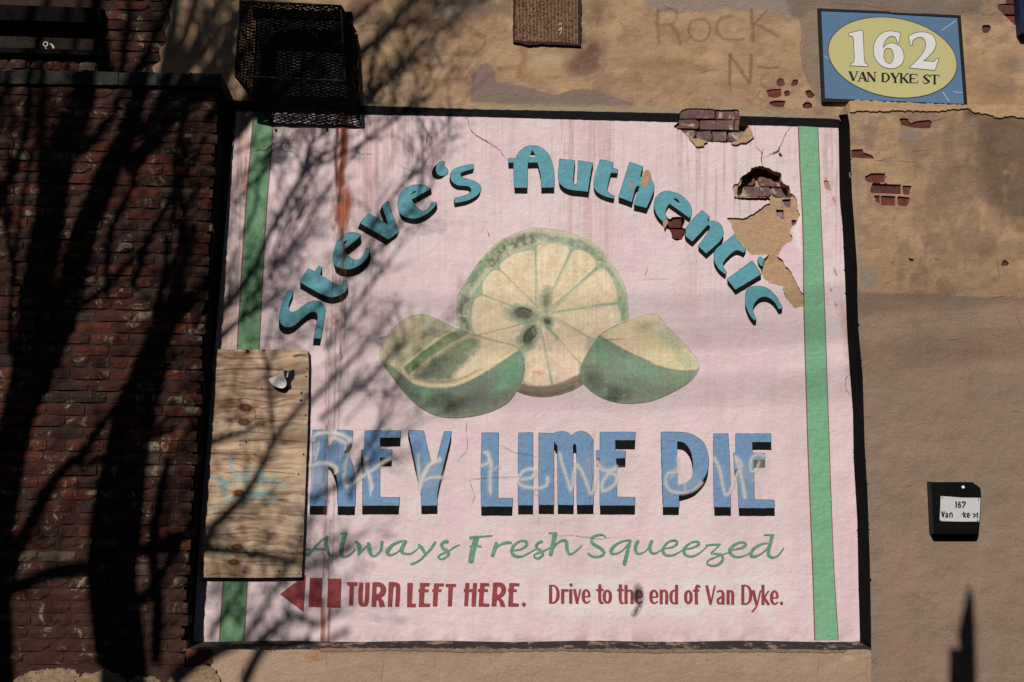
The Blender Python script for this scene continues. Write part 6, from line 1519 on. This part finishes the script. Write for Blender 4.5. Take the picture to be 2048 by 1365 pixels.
BR = [
    ([(405, 560), (395, 460), (380, 380), (400, 300), (440, 210)], [10, 12, 12, 10, 8]), ([(300, 620), (345, 500), (395, 420), (440, 330)], [16, 14, 12, 8]), ([(10, 900), (20, 760), (10, 640), (25, 500), (70, 380)], [40, 36, 30, 20, 12]),
    ([(0, 1400), (5, 1250), (0, 1100), (8, 950)], [50, 50, 46, 40]), ([(345, 1365), (350, 1250), (340, 1150), (352, 1050), (370, 960)], [24, 26, 24, 20, 12]), ([(150, 780), (170, 640), (210, 540), (240, 440), (300, 340)], [26, 24, 20, 16, 12]), ([(60, 420), (90, 320), (100, 220), (140, 100), (160, -40)], [18, 18, 16, 14, 10]),
    ([(250, 640), (255, 520), (300, 420), (330, 300)], [14, 14, 12, 8]), ([(280, 1000), (330, 900), (350, 820), (380, 760)], [30, 26, 18, 10]),
    ([(30, 1300), (60, 1180), (100, 1090), (150, 1000), (205, 950), (250, 880), (300, 830)], [44, 38, 32, 28, 22, 14, 8]), ([(60, 1220), (150, 1185), (240, 1172), (300, 1150), (380, 1140)], [26, 30, 28, 20, 10]),
    ([(160, 690), (230, 640), (310, 560), (350, 500)], [18, 14, 10, 7]), ([(168, 380), (215, 345), (255, 290), (290, 230), (330, 170)], [20, 18, 14, 12, 8]), ([(290, 400), (350, 320), (400, 270), (440, 235), (500, 200), (560, 150)], [40, 36, 32, 28, 20, 12]),
    ([(318, 240), (355, 150), (395, 80), (430, 20), (450, -40)], [26, 24, 22, 18, 12]), ([(340, 180), (400, 110), (440, 60), (500, 0)], [20, 18, 16, 10]), ([(300, 330), (380, 250), (430, 190), (470, 130), (520, 60)], [24, 20, 16, 14, 10]),
    ([(262, 160), (290, 110), (320, 40), (345, -30)], [30, 28, 24, 20]), ([(120, 360), (122, 260), (130, 160), (150, 60)], [20, 17, 14, 10]), ([(115, 560), (120, 450), (120, 350)], [22, 20, 18]),
    ([(66, 500), (30, 400), (0, 300)], [9, 8, 6]), ([(70, 600), (40, 450), (30, 330), (60, 200), (80, 100)], [10, 9, 9, 8, 6]), ([(60, 760), (66, 600), (90, 420), (110, 330)], [12, 11, 9, 7]), ([(0, 620), (10, 500), (0, 420)], [10, 9, 8]),
    ([(100, 700), (60, 560), (55, 420), (62, 300), (55, 180)], [9, 8, 8, 7, 6]), ([(350, 690), (365, 560), (385, 440), (410, 330)], [10, 9, 8, 6]), ([(390, 700), (400, 560), (375, 450), (395, 360)], [8, 8, 7, 5]),
    ([(330, 780), (350, 640), (385, 560), (400, 480), (430, 420)], [14, 12, 10, 8, 6]), ([(340, 800), (385, 700), (430, 640)], [16, 12, 8]),
    # limbs over the mural
    ([(300, 830), (345, 740), (398, 655), (440, 625), (487, 570), (518, 518), (535, 475), (565, 420), (600, 360), (636, 318), (662, 302), (700, 270)], [26, 22, 20, 17, 15, 14, 12, 11, 10, 9, 7, 5]),
    ([(600, 360), (620, 310), (628, 265), (640, 215), (650, 150)], [8, 7, 6, 5, 4]), ([(440, 672), (480, 638), (525, 615), (565, 592)], [10, 9, 8, 5]), ([(420, 700), (470, 650), (500, 600), (560, 520), (600, 470), (640, 400), (690, 330)], [9, 8, 7, 6, 6, 5, 4]),
    ([(300, 1260), (350, 1200), (405, 1105), (450, 1045), (492, 1003), (528, 945), (554, 890), (600, 830), (662, 762), (702, 722), (740, 680), (800, 610)], [26, 20, 17, 15, 14, 12, 11, 10, 9, 8, 6, 4]),
    ([(551, 886), (545, 820), (540, 765), (533, 700), (545, 640)], [7, 6, 5, 5, 4]), ([(300, 1150), (405, 1110), (470, 1112), (540, 1120), (600, 1135), (660, 1118), (720, 1090)], [24, 18, 14, 12, 11, 8, 5]), ([(405, 910), (440, 890), (490, 875), (540, 850)], [12, 11, 9, 6]), ([(200, 980), (300, 930), (380, 905)], [12, 12, 12]),
    ([(480, 1290), (530, 1215), (560, 1170), (590, 1120)], [11, 9, 8, 5]), ([(420, 1270), (460, 1210), (500, 1150)], [12, 9, 6]), ([(520, 1285), (560, 1250), (590, 1230), (640, 1250), (680, 1210)], [16, 14, 12, 10, 6]),
    ([(380, 1400), (440, 1350), (500, 1320), (560, 1300), (620, 1280)], [40, 36, 30, 22, 10]), ([(520, 1400), (560, 1330), (640, 1290), (700, 1260)], [22, 18, 12, 8]), ([(430, 1330), (480, 1310), (520, 1290)], [24, 20, 12]),
    # over the stucco right of the cage
    ([(690, 230), (733, 195), (780, 160), (820, 115), (870, 70), (925, 30)], [14, 12, 11, 10, 8, 6]), ([(700, 120), (760, 75), (800, 30), (840, -20)], [20, 18, 16, 12]), ([(740, 180), (748, 110), (785, 60), (840, 40), (900, 0)], [10, 9, 8, 7, 5]), ([(715, 235), (760, 180), (800, 135), (850, 110), (880, 60)], [9, 8, 7, 6, 4]),
    ([(340, 300), (380, 200), (430, 120), (480, 40), (520, -40)], [30, 28, 24, 20, 14]), ([(300, 200), (350, 120), (380, 40), (400, -40)], [26, 24, 20, 14]), ([(400, 200), (440, 150), (470, 80)], [22, 20, 14]), ([(20, 260), (60, 120), (90, 0), (100, -60)], [24, 20, 18, 14]), ([(230, 200), (250, 80), (262, -40)], [24, 22, 16]),
    ([(400, 250), (460, 245), (500, 235), (540, 205)], [34, 30, 24, 12]), ([(440, 300), (470, 270), (500, 240)], [20, 26, 16]), ([(620, 100), (680, 60), (740, 10), (800, -40)], [16, 15, 13, 10]), ([(520, 240), (600, 150), (660, 90), (700, 20)], [16, 14, 12, 8]),
    ([(650, 700), (690, 640), (720, 600), (750, 560), (780, 520)], [7, 7, 6, 5, 4]), ([(620, 640), (660, 580), (720, 540), (800, 450), (860, 380)], [7, 6, 6, 5, 3]), ([(640, 840), (700, 790), (760, 740), (800, 690)], [9, 8, 6, 4]), ([(620, 1000), (700, 960), (760, 900), (820, 860)], [9, 8, 6, 4]), ([(700, 1000), (720, 920), (760, 860), (790, 800)], [8, 7, 5, 4]),
    ([(540, 560), (560, 470), (600, 400), (640, 330)], [6, 5, 5, 4]), ([(480, 480), (510, 420), (520, 350), (560, 290)], [7, 6, 5, 4]), ([(470, 410), (500, 370), (545, 330)], [7, 7, 5]), ([(640, 330), (720, 290), (790, 240), (850, 200)], [6, 6, 5, 4]), ([(680, 520), (740, 460), (780, 400), (850, 330)], [6, 5, 5, 4]),
]
paths = []
for i, (p_, w_) in enumerate(LIMBS):
    q, P3, R3 = limb(p_, [x * 1.12 for x in w_]); paths.append((q, w_))
    mb = MB()
    if i in (0, 2): P3.insert(0, np.array([P3[0][0] - .1, P3[0][1], -.1])); R3.insert(0, R3[0] * 1.3)
    P3 = [a for a in P3 if True]
    keep = [j for j in range(len(P3)) if j == 0 or P3[j][2] > 0.02]
    P3 = [P3[j] for j in keep]; R3 = [R3[j] for j in keep]
    mb.tube(P3, R3, 9); mb.build('trunk' if i in (0, 2) else 'limb', M['bark'], tree, smooth=True)
for p_, w_ in BR:
    q, P3, R3 = limb(p_, [(x * 1.3 + 1.5) if x < 16 else x * .95 + 7 for x in w_], rt.uniform(-.3, .3)); paths.append((q, w_))
    mb = MB(); mb.tube(P3, R3, 6); mb.build('branch', M['bark'], tree, smooth=True)

# fine twigs with buds, grown from every branch towards the upper right
tw = MB()


def twig(x, y, ang, L, r, lev, D):
    n = 6; pts = []; a = ang; dD = rt.uniform(-.25, .35)
    for i in range(n + 1):
        pts.append((x, y)); a += rt.uniform(-.16, .16); x += cos(a) * L / n; y -= sin(a) * L / n
    P3 = [at(px, py, 0.0) - SV * (D + dD * i / n) for i, (px, py) in enumerate(pts)]
    tw.tube(P3, [r * (1 - .55 * i / n) for i in range(n + 1)], 3)
    if lev > 0:
        sd = rt.choice((-1, 1))
        for k in range(rt.choice((2, 3, 3, 4))):
            i = rt.randint(1, n); sd = -sd
            twig(pts[i][0], pts[i][1], ang + sd * rt.uniform(.25, .7), L * rt.uniform(.45, .75), r * .68, lev - 1, D + dD * i / n)
    for k in range(2 if lev else 3):
        i = rt.randint(1, n); c = P3[i]; s_ = rt.uniform(.005, .010)
        tw.bar(c - np.array([0, 0, s_]), c + np.array([s_ * .4, 0, s_]), s_ * .7, 4, s_ * .3)


for q, w_ in paths[4:]:
    if w_[0] > 24 and q[0][0] < 340: nn = 4
    else: nn = max(3, int(len(q) * .34))
    for k in range(nn):
        i = rt.randint(1, len(q) - 1); x, y = q[i]
        twig(x, y, rt.uniform(.55, 1.5), rt.uniform(70, 170), .0056, 2, depth(x, y))
for x0, x1, y0, y1, n in ((460, 700, 240, 640, 20), (560, 740, 420, 900, 7), (640, 820, 150, 400, 8), (420, 620, 720, 1250, 7), (680, 900, 0, 190, 16), (320, 520, -60, 260, 44), (20, 420, 180, 760, 46), (20, 420, 760, 1320, 22)):
    for k in range(n):
        x, y = rt.uniform(x0, x1), rt.uniform(y0, y1); twig(x, y, rt.uniform(.6, 1.4), rt.uniform(70, 150), .0056, 1, depth(x, y) + rt.uniform(-.2, .8))
tw.build('twigs', M['bark'], tree, kind='stuff')

# ---- overhead cables far behind, soft bands of shade across the wall
for k, (v0, v1, r_c, Dc, lb) in enumerate(((655, 700, .017, 13.0, 'lowest thick black overhead cable crossing the street'), (770, 812, .013, 13.6, 'middle black overhead cable crossing the street'), (600, 640, .011, 12.2, 'topmost thin black overhead cable crossing the street'))):
    mb = MB(); P_ = []
    for u in np.linspace(-2600, 4200, 22):
        w = at(u, v0 + (v1 - v0) * (u / 2048.), 0.0) - SV * Dc; w[2] += .00006 * (u - 900) ** 2 * .003; P_.append(w)
    mb.tube(P_, [r_c] * len(P_), 6)
    meta(mb.build('overhead_cable', M['blackmetal']), lb, 'cable', 'overhead cables across the street')

# ---- unseen post added across the pavement to cast the pointed shadow at the lower right
def sp(u, v, D): return Vector(at(u, v, -DP) - SV * D)
post = thing('spear_shadow_post', (-1.9, -4.6, 0), 'unseen dark post added across the pavement, its top outlined to cast a spear shadow', 'post')
Dq = 4.3
mb = MB(); tip = sp(1943, 1178, Dq); b1 = sp(1936, 1262, Dq); b2 = sp(1944, 1300, Dq); b3 = sp(1940, 1480, Dq)
def blade(mb, outl, D, th):
    n = len(outl); f = [sp(u, v, D) for u, v in outl]; b = [p + Vector((0, th, 0)) for p in f]
    return mb.add(f + b, [tuple(range(n)), tuple(range(2 * n - 1, n - 1, -1))] + [(i, n + i, n + (i + 1) % n, (i + 1) % n) for i in range(n)])
blade(mb, zz((1600, 1130), 4.571, [(1565, 215), (1590, 330), (1605, 620), (1612, 900), (1622, 1400), (1490, 1400), (1480, 820), (1462, 660), (1500, 500), (1545, 300)]), Dq, .03); mb.build('spear_head', M['blackmetal'], post)
mb = MB(); blade(mb, zz((1600, 1130), 4.571, [(1400, 820), (1500, 825), (1500, 1400), (1390, 1400)]), Dq + .05, .05); mb.build('bracket', M['blackmetal'], post)
mb = MB(); pp = sp(1938, 1420, Dq); mb.box(pp[0] - .06, pp[0] + .06, pp[1] - .03, pp[1] + .07, 0, pp[2] + .05); mb.build('shaft', M['blackmetal'], post)
